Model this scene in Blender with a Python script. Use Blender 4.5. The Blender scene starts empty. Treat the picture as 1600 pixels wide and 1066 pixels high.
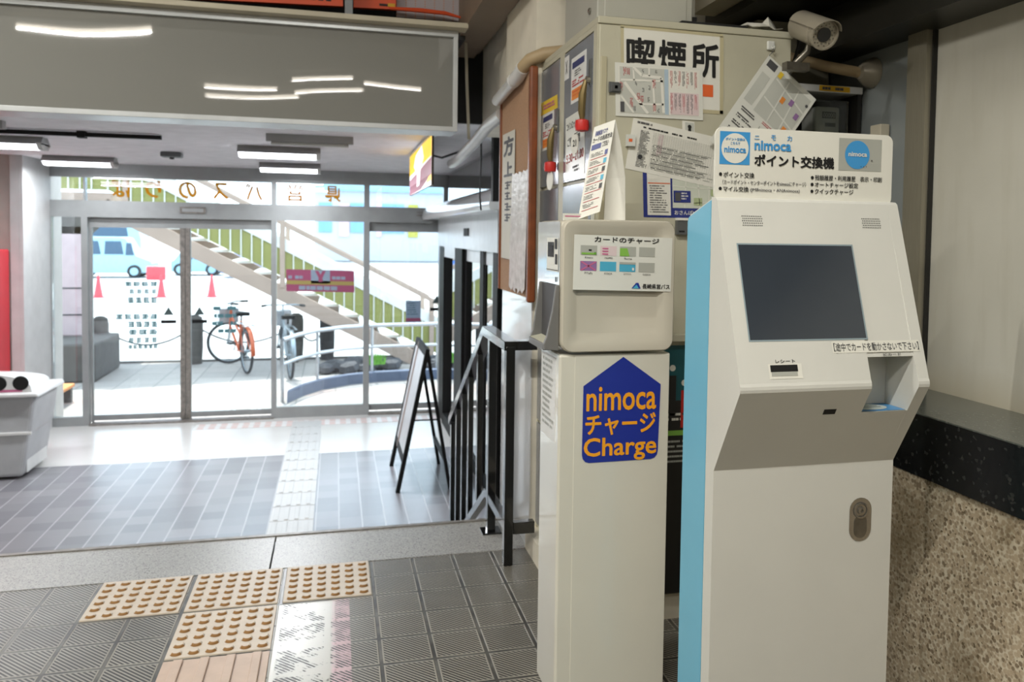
import bpy, bmesh, math, random
from mathutils import Vector, Matrix

SC = bpy.context.scene
COL = SC.collection
rnd = random.Random(7)
V = Vector

# ------------------------------------------------------------------ camera
cam = bpy.data.objects.new('camera', bpy.data.cameras.new('camera'))
COL.objects.link(cam)
yaw, pitch, roll = math.radians(14.412), math.radians(2.437), math.radians(-0.838)
Fw = V((math.sin(yaw)*math.cos(pitch), math.cos(yaw)*math.cos(pitch), -math.sin(pitch)))
R0 = V((math.cos(yaw), -math.sin(yaw), 0)); U0 = R0.cross(Fw)
Rr = R0*math.cos(roll) - U0*math.sin(roll); Uu = R0*math.sin(roll) + U0*math.cos(roll)
cam.matrix_world = Matrix(((Rr.x, Uu.x, -Fw.x, 0), (Rr.y, Uu.y, -Fw.y, 0), (Rr.z, Uu.z, -Fw.z, 1.2437), (0, 0, 0, 1)))
cam.data.sensor_width = 36; cam.data.lens = 1266.1/1600*36
cam.data.shift_x = -50/1600; cam.data.shift_y = -110/1600
cam.data.clip_start = 0.05; cam.data.clip_end = 400
cam.data.dof.use_dof = True; cam.data.dof.focus_distance = 1.75; cam.data.dof.aperture_fstop = 5.6
SC.camera = cam

# ------------------------------------------------------------------ light
w = bpy.data.worlds.new('sky'); SC.world = w; w.use_nodes = True
wb = w.node_tree.nodes['Background']
wb.inputs[0].default_value = (0.72, 0.86, 1.0, 1); wb.inputs[1].default_value = 5.2
sun = bpy.data.objects.new('sun', bpy.data.lights.new('sun', 'SUN')); COL.objects.link(sun)
sun.data.energy = 9.0; sun.data.angle = 0.02; sun.data.color = (1, .96, .9)
sd = V((math.sin(math.radians(-12))*math.cos(math.radians(66)), math.cos(math.radians(-12))*math.cos(math.radians(66)), math.sin(math.radians(66))))
sun.rotation_euler = sd.to_track_quat('Z', 'Y').to_euler()
HALL_W = 16.0      # watts of each hall tube
LOBBY_W = 58.0
WARM = (1, .98, .91)
SC.view_settings.view_transform = 'Standard'; SC.view_settings.look = 'None'
SC.view_settings.exposure = 0.0; SC.view_settings.gamma = 1.0; SC.view_settings.use_curve_mapping = False
SC.cycles.use_denoising = True
SC.cycles.max_bounces = 8; SC.cycles.diffuse_bounces = 6; SC.cycles.glossy_bounces = 4
SC.cycles.transparent_max_bounces = 16; SC.cycles.sample_clamp_indirect = 10
SC.cycles.caustics_reflective = False; SC.cycles.caustics_refractive = False

# ------------------------------------------------------------------ materials
def lin(h):
    h = h.lstrip('#'); c = [int(h[i:i+2], 16)/255 for i in (0, 2, 4)]
    return tuple(x/12.92 if x <= .04045 else ((x+.055)/1.055)**2.4 for x in c) + (1,)
MATS = {}
def mat(name, hexc, rough=.5, metal=0, var=.06, scale=8, spec=.5, emit=0, coat=0, bump=0, bscale=200, alpha=1):
    if name in MATS: return MATS[name]
    m = bpy.data.materials.new(name); m.use_nodes = True; nt = m.node_tree; N = nt.nodes; L = nt.links
    p = N['Principled BSDF']; c = lin(hexc)
    p.inputs['Roughness'].default_value = rough; p.inputs['Metallic'].default_value = metal
    p.inputs['Specular IOR Level'].default_value = spec
    if coat: p.inputs['Coat Weight'].default_value = coat; p.inputs['Coat Roughness'].default_value = .05
    if var:
        tc = N.new('ShaderNodeTexCoord'); no = N.new('ShaderNodeTexNoise'); no.inputs['Scale'].default_value = scale
        no.inputs['Detail'].default_value = 4
        L.new(tc.outputs['Object'], no.inputs['Vector'])
        r = N.new('ShaderNodeValToRGB'); r.color_ramp.elements[0].position = .3; r.color_ramp.elements[1].position = .7
        r.color_ramp.elements[0].color = tuple(x*(1-var) for x in c[:3])+(1,)
        r.color_ramp.elements[1].color = tuple(min(1, x*(1+var)) for x in c[:3])+(1,)
        L.new(no.outputs['Fac'], r.inputs[0]); L.new(r.outputs[0], p.inputs['Base Color'])
        if bump:
            nb = N.new('ShaderNodeTexNoise'); nb.inputs['Scale'].default_value = bscale; L.new(tc.outputs['Object'], nb.inputs['Vector'])
            b = N.new('ShaderNodeBump'); b.inputs['Strength'].default_value = bump; b.inputs['Distance'].default_value = .002
            L.new(nb.outputs['Fac'], b.inputs['Height']); L.new(b.outputs[0], p.inputs['Normal'])
    else: p.inputs['Base Color'].default_value = c
    if emit:
        p.inputs['Emission Color'].default_value = c; p.inputs['Emission Strength'].default_value = emit
    MATS[name] = m
    return m
def glass_mat(name, tint, gloss, rough=.0):
    m = bpy.data.materials.new(name); m.use_nodes = True; nt = m.node_tree; N = nt.nodes; L = nt.links
    N.remove(N['Principled BSDF']); out = N['Material Output']
    t = N.new('ShaderNodeBsdfTransparent'); t.inputs[0].default_value = lin(tint)
    g = N.new('ShaderNodeBsdfGlossy'); g.inputs['Roughness'].default_value = rough; g.inputs[0].default_value = (1, 1, 1, 1)
    fr = N.new('ShaderNodeFresnel'); fr.inputs[0].default_value = 1.45
    ad = N.new('ShaderNodeMath'); ad.operation = 'MULTIPLY_ADD'; ad.inputs[1].default_value = 1.0; ad.inputs[2].default_value = gloss; ad.use_clamp = True
    mx = N.new('ShaderNodeMixShader')
    L.new(fr.outputs[0], ad.inputs[0]); L.new(ad.outputs[0], mx.inputs[0]); L.new(t.outputs[0], mx.inputs[1]); L.new(g.outputs[0], mx.inputs[2])
    L.new(mx.outputs[0], out.inputs['Surface'])
    MATS[name] = m; return m

def film_mat(name, hexc, tr):
    m = bpy.data.materials.new(name); m.use_nodes = True; nt = m.node_tree; N = nt.nodes; L = nt.links
    N.remove(N['Principled BSDF']); d = N.new('ShaderNodeBsdfDiffuse'); t = N.new('ShaderNodeBsdfTranslucent'); x = N.new('ShaderNodeMixShader')
    d.inputs[0].default_value = t.inputs[0].default_value = lin(hexc); x.inputs[0].default_value = tr
    L.new(d.outputs[0], x.inputs[1]); L.new(t.outputs[0], x.inputs[2]); L.new(x.outputs[0], N['Material Output'].inputs['Surface']); MATS[name] = m
# node helper for the patterned floors
class NT:
    def __init__(s, name):
        s.m = bpy.data.materials.new(name); s.m.use_nodes = True; s.N = s.m.node_tree.nodes; s.L = s.m.node_tree.links
        s.p = s.N['Principled BSDF']; s.tc = s.N.new('ShaderNodeTexCoord'); MATS[name] = s.m
        sx = s.N.new('ShaderNodeSeparateXYZ'); s.L.new(s.tc.outputs['Object'], sx.inputs[0]); s.x, s.y, s.z = sx.outputs
    def put(s, sock, v):
        if isinstance(v, (int, float)): sock.default_value = v
        elif isinstance(v, tuple): sock.default_value = v
        else: s.L.new(v, sock)
    def M(s, op, a, b=0, c=0, clamp=False):
        n = s.N.new('ShaderNodeMath'); n.operation = op; n.use_clamp = clamp
        s.put(n.inputs[0], a); s.put(n.inputs[1], b)
        s.put(n.inputs[2], c)
        return n.outputs[0]
    def mix(s, f, a, b):
        n = s.N.new('ShaderNodeMix'); n.data_type = 'RGBA'; s.put(n.inputs[0], f); s.put(n.inputs[6], a); s.put(n.inputs[7], b); return n.outputs[2]
    def noise(s, scale, detail=3, vec=None):
        n = s.N.new('ShaderNodeTexNoise'); n.inputs['Scale'].default_value = scale; n.inputs['Detail'].default_value = detail
        s.L.new(vec if vec else s.tc.outputs['Object'], n.inputs['Vector']); return n.outputs['Fac']
    def ramp(s, v, a, b): # smoothstep-like
        n = s.N.new('ShaderNodeMapRange'); s.put(n.inputs[0], v); n.inputs[1].default_value = a; n.inputs[2].default_value = b; return n.outputs[0]
    def cell(s, ox, oy, px, py, gx, gy):
        """grout mask (1 on tile) and per tile random"""
        u = s.M('DIVIDE', s.M('SUBTRACT', s.x, ox), px); v = s.M('DIVIDE', s.M('SUBTRACT', s.y, oy), py)
        fu = s.M('FRACT', u); fv = s.M('FRACT', v)
        du = s.M('MULTIPLY', s.M('MINIMUM', fu, s.M('SUBTRACT', 1, fu)), px); dv = s.M('MULTIPLY', s.M('MINIMUM', fv, s.M('SUBTRACT', 1, fv)), py)
        mk = s.M('MULTIPLY', s.ramp(du, gx*.7, gx), s.ramp(dv, gy*.7, gy))
        cb = s.N.new('ShaderNodeCombineXYZ'); s.L.new(s.M('FLOOR', u), cb.inputs[0]); s.L.new(s.M('FLOOR', v), cb.inputs[1])
        wn = s.N.new('ShaderNodeTexWhiteNoise'); s.L.new(cb.outputs[0], wn.inputs[0])
        return mk, wn.outputs['Value'], du, dv
    def bump(s, h, st, dist=.002):
        b = s.N.new('ShaderNodeBump'); b.inputs['Strength'].default_value = st; b.inputs['Distance'].default_value = dist
        s.L.new(h, b.inputs['Height']); s.L.new(b.outputs[0], s.p.inputs['Normal'])

def mat_hall_floor():
    s = NT('ribbed_tile')
    mk, rv, du, dv = s.cell(-.7914, 2.7919, .154, .154, .0065, .0065)
    d = s.M('MULTIPLY', s.M('ADD', s.x, s.y), .7071/.0104)
    sn = s.M('SINE', s.M('MULTIPLY', d, 6.2832))
    rib = s.M('MULTIPLY', s.ramp(sn, -.15, .45), s.M('MULTIPLY', s.ramp(du, .009, .0105), s.ramp(dv, .009, .0105)))
    edge = s.M('SUBTRACT', 1, s.M('MULTIPLY', s.ramp(du, .009, .0105), s.ramp(dv, .009, .0105)))
    top = s.M('MAXIMUM', rib, edge)
    wob = s.noise(6)
    base = s.mix(rv, lin('#827e75'), lin('#969186'))
    base = s.mix(s.ramp(wob, .35, .7), base, lin('#9a958a'))
    groove = lin('#211f1b')
    tile = s.mix(top, groove, base)
    # worn pale film filling the ribs, and the pink strip of paint
    n1 = s.noise(34, 5); n2 = s.noise(9, 4)
    inx = s.M('MULTIPLY', s.ramp(s.x, -.185, -.178), s.M('SUBTRACT', 1, s.ramp(s.x, .0, .006)))
    iny = s.M('MULTIPLY', s.ramp(s.y, 1.2, 1.5), s.M('SUBTRACT', 1, s.ramp(s.y, 2.782, 2.79)))
    fv_ = s.M('ADD', s.M('MULTIPLY_ADD', n1, .5, s.M('MULTIPLY', n2, .5)), s.M('ADD', s.M('MULTIPLY', top, .10), s.M('MULTIPLY', s.ramp(s.y, 1.9, 2.6), .16)))
    film = s.M('MULTIPLY', s.M('MULTIPLY', inx, iny), s.ramp(fv_, .60, .65))
    pinx = s.M('MULTIPLY', s.ramp(s.x, -.012, -.004), s.M('SUBTRACT', 1, s.ramp(s.x, .046, .049)))
    pink = s.M('MULTIPLY', s.M('MULTIPLY', pinx, iny), s.ramp(s.M('ADD', s.M('ADD', s.M('MULTIPLY', n1, .6), s.M('MULTIPLY', n2, .5)), s.M('MULTIPLY', top, .25)), .56, .72))
    col = s.mix(mk, s.mix(s.ramp(n2, .4, .6), lin('#2f2d29'), lin('#5a5852')), tile)
    col = s.mix(film, col, lin('#adaca4'))
    col = s.mix(pink, col, lin('#bfa2a8'))
    s.L.new(col, s.p.inputs['Base Color'])
    h = s.M('MULTIPLY', mk, s.M('MULTIPLY_ADD', top, .5, .5))
    h = s.M('MAXIMUM', h, s.M('MULTIPLY', film, .95))
    s.bump(h, .75, .0025)
    ro = s.M('MULTIPLY_ADD', film, -.08, .36); s.L.new(ro, s.p.inputs['Roughness'])
    return s.m
def mat_lobby_floor():
    s = NT('lobby_tile')
    mk, rv, du, dv = s.cell(-.43, 5.93, .152, .152, .004, .0025)
    base = s.mix(rv, lin('#77767b'), lin('#8b898d'))
    colmask = s.ramp(du, .0035, .005); rowmask = s.ramp(dv, .0012, .002)
    col = s.mix(rowmask, lin('#858489'), base); col = s.mix(colmask, lin('#a9a8aa'), col)
    s.L.new(col, s.p.inputs['Base Color']); s.bump(mk, .3, .001)
    s.L.new(s.M('MULTIPLY_ADD', s.noise(5), .04, .24), s.p.inputs['Roughness'])
    return s.m
def mat_paving():
    s = NT('pavement_slab')
    mk, rv, du, dv = s.cell(0, 9.05, .45, .45, .006, .006)
    base = s.mix(rv, lin('#8d8783'), lin('#9d9690'))
    band = s.M('MULTIPLY', s.ramp(s.y, 10.2, 10.22), s.M('SUBTRACT', 1, s.ramp(s.y, 10.6, 10.62)))
    base = s.mix(s.M('MULTIPLY', band, .6), base, lin('#a78f86'))
    s.L.new(s.mix(mk, lin('#625f5e'), base), s.p.inputs['Base Color']); s.bump(mk, .3); s.p.inputs['Roughness'].default_value = .75
    return s.m
def mat_granite(name, c1, c2, c3, sc, rough, coat=0):
    s = NT(name)
    v = s.N.new('ShaderNodeTexVoronoi'); v.inputs['Scale'].default_value = sc; s.L.new(s.tc.outputs['Object'], v.inputs['Vector'])
    wn = s.N.new('ShaderNodeSeparateColor'); s.L.new(v.outputs['Color'], wn.inputs[0])
    a = s.mix(s.ramp(wn.outputs[0], .35, .65), lin(c1), lin(c2)); a = s.mix(s.ramp(wn.outputs[1], .93, .95), a, lin(c3))
    a = s.mix(s.M('MULTIPLY', s.ramp(s.noise(3, 4), .45, .75), .35), a, lin(c1))
    s.L.new(a, s.p.inputs['Base Color']); s.p.inputs['Roughness'].default_value = rough
    if coat: s.p.inputs['Coat Weight'].default_value = coat
    return s.m
def mat_brown_stone():
    s = NT('aggregate_stone')
    def vor(sc, vec=None):
        v = s.N.new('ShaderNodeTexVoronoi'); v.inputs['Scale'].default_value = sc; s.L.new(s.tc.outputs['Object'], v.inputs['Vector']); return v
    v = vor(105); sep = s.N.new('ShaderNodeSeparateColor'); s.L.new(v.outputs['Color'], sep.inputs[0])
    a = s.mix(sep.outputs[0], lin('#a08f78'), lin('#b6a58c'))
    a = s.mix(s.ramp(sep.outputs[1], .74, .84), a, lin('#857560'))
    a = s.mix(s.ramp(v.outputs['Distance'], .5, .75), a, lin('#cbc0aa'))
    v2 = vor(190); sep2 = s.N.new('ShaderNodeSeparateColor'); s.L.new(v2.outputs['Color'], sep2.inputs[0])
    a = s.mix(s.ramp(sep2.outputs[2], .955, .97), a, lin('#6e604b'))
    a = s.mix(s.M('MULTIPLY', s.ramp(s.noise(4, 5), .54, .66), .6), a, lin('#76664b'))
    s.L.new(a, s.p.inputs['Base Color']); s.p.inputs['Roughness'].default_value = .42
    return s.m
def mat_plaster():
    s = NT('stained_panel')
    n = s.noise(1.6, 5)
    mp = s.N.new('ShaderNodeMapping'); mp.inputs['Scale'].default_value = (1, 9, 1.2); s.L.new(s.tc.outputs['Object'], mp.inputs['Vector'])
    st = s.noise(2.2, 4, mp.outputs[0])
    a = s.mix(s.ramp(n, .35, .7), lin('#c3c0b5'), lin('#b2afa3'))
    a = s.mix(s.M('MULTIPLY', s.ramp(st, .5, .8), .28), a, lin('#9c9684'))
    a = s.mix(s.M('MULTIPLY', s.M('SUBTRACT', 1, s.ramp(s.M('ADD', s.z, s.M('MULTIPLY', st, .08)), .80, .93)), .5), a, lin('#a0916f'))
    s.L.new(a, s.p.inputs['Base Color']); s.p.inputs['Roughness'].default_value = .38
    return s.m
def mat_brushed(name, c1, c2, rough, axis=(60, 60, 2)):
    s = NT(name)
    mp = s.N.new('ShaderNodeMapping'); mp.inputs['Scale'].default_value = axis; s.L.new(s.tc.outputs['Object'], mp.inputs['Vector'])
    n = s.noise(6, 4, mp.outputs[0])
    s.L.new(s.mix(n, lin(c1), lin(c2)), s.p.inputs['Base Color']); s.p.inputs['Metallic'].default_value = .45
    s.L.new(s.M('MULTIPLY_ADD', n, .15, rough), s.p.inputs['Roughness'])
    return s.m
def mat_board():
    s = NT('display_glass')
    s.p.inputs['Base Color'].default_value = lin('#8c8c88'); s.p.inputs['Roughness'].default_value = .02
    s.p.inputs['Specular IOR Level'].default_value = .9
    b = s.N.new('ShaderNodeTexNoise'); b.inputs['Scale'].default_value = 1.1; b.inputs['Detail'].default_value = 1; s.L.new(s.tc.outputs['Object'], b.inputs['Vector'])
    s.bump(b.outputs['Fac'], .16, .05)
    return s.m
def mat_mat_strip():
    s = NT('dash_tiles')
    f = s.M('FRACT', s.M('DIVIDE', s.x, .105)); g = s.M('FRACT', s.M('DIVIDE', s.y, .15))
    k = s.M('MULTIPLY', s.ramp(f, .42, .46), s.ramp(g, .1, .14))
    s.L.new(s.mix(k, lin('#dedcda'), lin('#d0b8b2')), s.p.inputs['Base Color']); s.p.inputs['Roughness'].default_value = .4
    return s.m
def mat_perf():
    s = NT('perforated_sheet')
    f = s.M('FRACT', s.M('DIVIDE', s.x, .047)); g = s.M('FRACT', s.M('DIVIDE', s.z, .012))
    k = s.M('MULTIPLY', s.M('LESS_THAN', f, .12), s.M('LESS_THAN', g, .5))
    s.L.new(s.mix(k, lin('#b9b0b4'), lin('#c58b6a')), s.p.inputs['Base Color']); s.p.inputs['Roughness'].default_value = .6
    return s.m

mat_hall_floor(); mat_lobby_floor(); mat_paving(); mat_brown_stone(); mat_plaster(); mat_board(); mat_mat_strip(); mat_perf()
mat_granite('grey_granite', '#8b8a88', '#a5a4a0', '#5f5e5c', 260, .38)
mat_granite('black_granite', '#131415', '#1b1c1c', '#3a3b39', 130, .2)
mat_granite('ledge_sheen', '#565a54', '#5f625c', '#74766f', 200, .22)
mat_brushed('brushed_steel', '#8c8778', '#a39d8c', .28)
mat_brushed('locker_metal', '#898d97', '#989ca4', .10, (40, 40, 1.5))
glass_mat('pane_glass', '#f4f8f8', .03); glass_mat('side_glass', '#8f9496', .38); glass_mat('meter_glass', '#f2f4f2', .02)
mat('cream_paint', '#e8e1d0', .6); mat('white_paint', '#c2c2c1', .55); mat('pinkish_paint', '#b5aca5', .6)
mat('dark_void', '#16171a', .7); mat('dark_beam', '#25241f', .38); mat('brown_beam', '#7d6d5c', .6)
mat('ceiling_white', '#efedef', .8); mat('hall_ceiling', '#a8a294', .8)
mat('alu', '#9a9d9d', .35, .35); mat('alu_light', '#c3c6c8', .35, .3); mat('alu_dirty', '#7b7670', .45, .2, .3, 30)
mat('black_frame', '#0d0d0d', .6, spec=.25); mat('black_paint', '#0e0f10', .2, 0, .2, 30, coat=.5); mat('rubber', '#1c1c1d', .7)
mat('kiosk_white', '#cecdc6', .42, 0, .015); mat('kiosk_blue', '#6fb3cf', .4, 0, .02); mat('kiosk_seam', '#8a9aa0', .5)
mat('screen_dark', '#383e46', .12, 0, .1, 3, .6); mat('black_slot', '#060606', .6); mat('hole', '#3a3934', .8)
mat('sign_white', '#dedcd2', .4, 0, .01); mat('logo_blue', '#3d93cf', .45, 0, .02); mat('ink', '#0f0f10', .6); mat('ink_grey', '#4a4a4c', .6)
mat('card_grey', '#a6a79f', .4, 0, .04); mat('orange_ink', '#e2a23c', .5); mat('sticker_white', '#dcdcda', .4); mat('pad_blue', '#4f8fc4', .4)
mat('pad_pale', '#c9d3cf', .4); mat('chrome', '#98938a', .25, .8, .1, 30); mat('chrome_dark', '#69645a', .3, .6, .2, 40)
mat('machine_beige', '#bcb6a7', .38, 0, .015); mat('ped_white', '#d2cfc2', .34, 0, .012, coat=.7); mat('cup_grey', '#6c6b69', .45); mat('cup_highlight', '#b9b7a4', .35)
mat('steel_white', '#dfe2e4', .12, .25, .04, 20, coat=.6); mat('decal_blue', '#1d2f8f', .4, 0, .02); mat('decal_orange', '#f0a21d', .45, 0, .02)
mat('paper', '#dddbd2', .55, 0, .015, 20); mat('paper_old', '#d3d0c4', .6, 0, .02, 12); mat('laminate', '#d8d8d0', .3, 0, .015, 12); mat('paper_edge', '#b9b08f', .6)
mat('locker_cream', '#b9b5a1', .45, 0, .05, 5); mat('locker_post', '#b5ae93', .45, 0, .05, 9); mat('cabinet_grey', '#a9a89e', .5, 0, .03)
mat('map_grey', '#bdbeb6', .5); mat('red_ink', '#b4383c', .6); mat('pale_blue', '#a9bccb', .5); mat('pink_tint', '#d6c3c3', .5); mat('orange', '#d9622f', .5)
mat('orange_flat', '#e08a3a', .5); mat('navy', '#2c3566', .5); mat('yellow', '#e0bf3a', .5); mat('teal', '#17565f', .4); mat('green_ink', '#7fb24a', .5)
mat('map_navy', '#27327a', .4); mat('map_pale', '#c9cdbf', .5); mat('map_green', '#a9b48a', .5); mat('purple_ink', '#8d6a9a', .5); mat('pinkred', '#c0648a', .5)
mat('cyan', '#4aa5c4', .5); mat('magnet_grey', '#5d5f60', .35, .3); mat('magnet_white', '#cfd0ca', .4); mat('brass', '#7a6a45', .4, .6); mat('key_red', '#c32a26', .35)
mat('cork', '#b18c6e', .85, 0, .12, 160); mat('cork_wood', '#7d4322', .4, 0, .2, 20); mat('foil', '#e4e6e9', .22, .15, .16, 25, bump=.8, bscale=40)
mat('cable', '#141414', .6); mat('pipe_beige', '#b09a78', .5, 0, .08); mat('pipe_white', '#d6d6d5', .25); mat('cctv_body', '#a39b8b', .32, .25); mat('lens', '#101012', .08)
mat('meter_dark', '#201f1c', .6); mat('tape_yellow', '#d9a91f', .5); mat('beam_cream', '#c2baa6', .6)
mat('bin_grey', '#a9aaac', .45); mat('bin_lid', '#d8d8d6', .35); mat('red_machine', '#c02a35', .4); mat('orange_box', '#e2562a', .5)
mat('tactile_cream', '#c8bcad', .5, 0, .06, 20); mat('tactile_worn', '#8f6a3f', .6, 0, .12, 40); mat('tactile_white', '#b9b8b6', .4, 0, .03); mat('tactile_pink', '#bda797', .5, 0, .06, 20)
mat('easel_board', '#b5b7ba', .3, 0, .1, 6); mat('easel_edge', '#a08a7e', .5)
mat('tube_light', '#fff4e2', .4, 0, 0, emit=9); mat('lobby_light', '#f6f8ff', .4, 0, 0, emit=5); mat('fixture', '#a2a2a2', .5)
mat('sign_yellow', '#f3c637', .4, 0, 0, emit=1.1); mat('sign_maroon', '#8e2440', .4, 0, 0, emit=.3); mat('sign_pink', '#b8808f', .4, 0, 0, emit=.35); mat('sign_glow', '#ffffff', .4, 0, 0, emit=.9)
mat('sign_edge', '#4a4030', .5); mat('glass_dark', '#3b4a4a', .6)

film_mat('letter_gold', '#a86a08', 0.45); film_mat('glass_ink', '#54777d', 0.25); film_mat('banner_pink', '#a8607c', 0.35); film_mat('banner_yellow', '#b0a468', 0.35); film_mat('banner_pale', '#9fb0c2', 0.4); mat('stone', '#4f4c49', .8, 0, .2, 8, bump=.4, bscale=30); mat('stone_dark', '#38383c', .8, 0, .25, 10); mat('column_pink', '#b3a1a4', .7); mat('stair_beige', '#a08d80', .7, 0, .08, 3)
mat('panel_green', '#85864a', .5, 0, .08, 2); mat('white_metal', '#d0d0cc', .4); mat('rail_steel', '#aeb1b5', .25, .6); mat('road', '#b5b5b3', .8)
mat('kerb_blue', '#4a5468', .7); mat('grass_green', '#5f9a2f', .8); mat('wood_orange', '#c07a3a', .6); mat('tyre', '#23262a', .8); mat('bike_orange', '#b5532a', .4); mat('bike_silver', '#8c969c', .35, .5)
mat('van_white', '#8fb2c0', .3); mat('van_glass', '#2c4a63', .1); mat('cone_red', '#d0404a', .5); mat('car_blue', '#3a6fc0', .3); mat('plate_yellow', '#e0b040', .5)
mat('bld_white', '#b0b4bb', .7); mat('bld_window', '#6f9dc4', .15); mat('bld_pink', '#bfa3b0', .6); mat('bld_blue', '#86bede', .6); mat('bld_sign', '#a09a3a', .5); mat('hills', '#9fb7a4', .9)

# ------------------------------------------------------------------ mesh building
_glyphs = {}
def glyphs(s, bold=0.0):
    k = (s, bold)
    if k not in _glyphs:
        cu = bpy.data.curves.new('txt', 'FONT'); cu.body = s; cu.size = 1; cu.offset = bold; cu.resolution_u = 3; cu.fill_mode = 'FRONT'
        ob = bpy.data.objects.new('txt', cu); COL.objects.link(ob)
        dg = bpy.context.evaluated_depsgraph_get(); me = ob.evaluated_get(dg).to_mesh()
        vs = [(v.co.x, v.co.y) for v in me.vertices]; fs = [tuple(p.vertices) for p in me.polygons]
        bpy.data.objects.remove(ob); bpy.data.curves.remove(cu)
        xs = [p[0] for p in vs] or [0, 1]; ys = [p[1] for p in vs] or [0, 1]
        _glyphs[k] = (vs, fs, min(xs), max(xs), min(ys), max(ys))
    return _glyphs[k]

class MB:
    def __init__(s, xf=None): s.v = []; s.f = []; s.m = []; s.xf = xf
    def add(s, vs, fs, m=0):
        o = len(s.v)
        s.v += [tuple(s.xf @ V(p)) if s.xf else tuple(p) for p in vs]
        s.f += [tuple(o+i for i in f) for f in fs]; s.m += [m]*len(fs); return s
    def box(s, x0, y0, z0, x1, y1, z1, m=0):
        s.nb = getattr(s, 'nb', -1)+1; e = (s.nb % 9)*.00015          # keeps overlapping boxes of one mesh from sharing a plane
        x0, y0, z0, x1, y1, z1 = x0+e, y0+e, z0+e, x1-e, y1-e, z1-e
        vs = [(x, y, z) for z in (z0, z1) for y in (y0, y1) for x in (x0, x1)]
        return s.add(vs, [(0, 2, 3, 1), (4, 5, 7, 6), (0, 1, 5, 4), (2, 6, 7, 3), (0, 4, 6, 2), (1, 3, 7, 5)], m)
    def prism(s, pts, ax, a, b, m=0):
        f = {'x': lambda p, t: (t, p[0], p[1]), 'y': lambda p, t: (p[0], t, p[1]), 'z': lambda p, t: (p[0], p[1], t)}[ax]
        n = len(pts)
        return s.add([f(p, a) for p in pts]+[f(p, b) for p in pts], [tuple(range(n-1, -1, -1)), tuple(range(n, 2*n))]+[(i, (i+1) % n, n+(i+1) % n, n+i) for i in range(n)], m)
    def poly(s, pts, m=0): return s.add(pts, [tuple(range(len(pts)))], m)
    def tube(s, pts, r, n=8, m=0, closed=False):
        pts = [V(p) for p in pts]; k = len(pts); rs = r if isinstance(r, (list, tuple)) else [r]*k
        vs = []; up = None
        for i, p in enumerate(pts):
            if closed: t = (pts[(i+1) % k]-pts[i-1]).normalized()
            else: t = (pts[min(i+1, k-1)]-pts[max(i-1, 0)]).normalized()
            if up is None: up = t.orthogonal().normalized()
            up = (up - t*up.dot(t)).normalized() if (up - t*up.dot(t)).length > 1e-6 else t.orthogonal().normalized()
            sd_ = t.cross(up)
            vs += [p+(up*math.cos(2*math.pi*j/n)+sd_*math.sin(2*math.pi*j/n))*rs[i] for j in range(n)]
        fs = []
        for i in range(k if closed else k-1):
            a, b = i*n, ((i+1) % k)*n
            fs += [(a+j, a+(j+1) % n, b+(j+1) % n, b+j) for j in range(n)]
        if not closed: fs += [tuple(range(n-1, -1, -1)), tuple((k-1)*n+j for j in range(n))]
        return s.add(vs, fs, m)
    def lathe(s, prof, org, ax, n=20, m=0):
        ax = V(ax).normalized(); u = ax.orthogonal().normalized(); w_ = ax.cross(u); org = V(org); vs = []
        for r, h in prof: vs += [org+ax*h+(u*math.cos(2*math.pi*j/n)+w_*math.sin(2*math.pi*j/n))*max(r, 1e-5) for j in range(n)]
        fs = []
        for i in range(len(prof)-1): fs += [(i*n+j, i*n+(j+1) % n, (i+1)*n+(j+1) % n, (i+1)*n+j) for j in range(n)]
        fs += [tuple(range(n-1, -1, -1)), tuple((len(prof)-1)*n+j for j in range(n))]
        return s.add(vs, fs, m)
    def build(s, name, mats, parent=None, smooth=False, bevel=0, seg=2, local=False):
        me = bpy.data.meshes.new(name); me.from_pydata(s.v, [], s.f); 
        mats = mats if isinstance(mats, (list, tuple)) else [mats]
        for q in mats: me.materials.append(MATS[q])
        for p, i in zip(me.polygons, s.m): p.material_index = i
        bm = bmesh.new(); bm.from_mesh(me); bmesh.ops.recalc_face_normals(bm, faces=bm.faces); bm.to_mesh(me); bm.free()
        if smooth:
            for p in me.polygons: p.use_smooth = True
            me.set_sharp_from_angle(angle=math.radians(38))
        o = bpy.data.objects.new(name, me); COL.objects.link(o)
        if bevel:
            md = o.modifiers.new('bevel', 'BEVEL'); md.width = bevel; md.segments = seg; md.limit_method = 'ANGLE'; md.angle_limit = math.radians(40)
        if parent:
            o.parent = parent
            if not local: o.matrix_parent_inverse = parent.matrix_basis.inverted() if parent.type == 'EMPTY' else Matrix()
        return o

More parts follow.
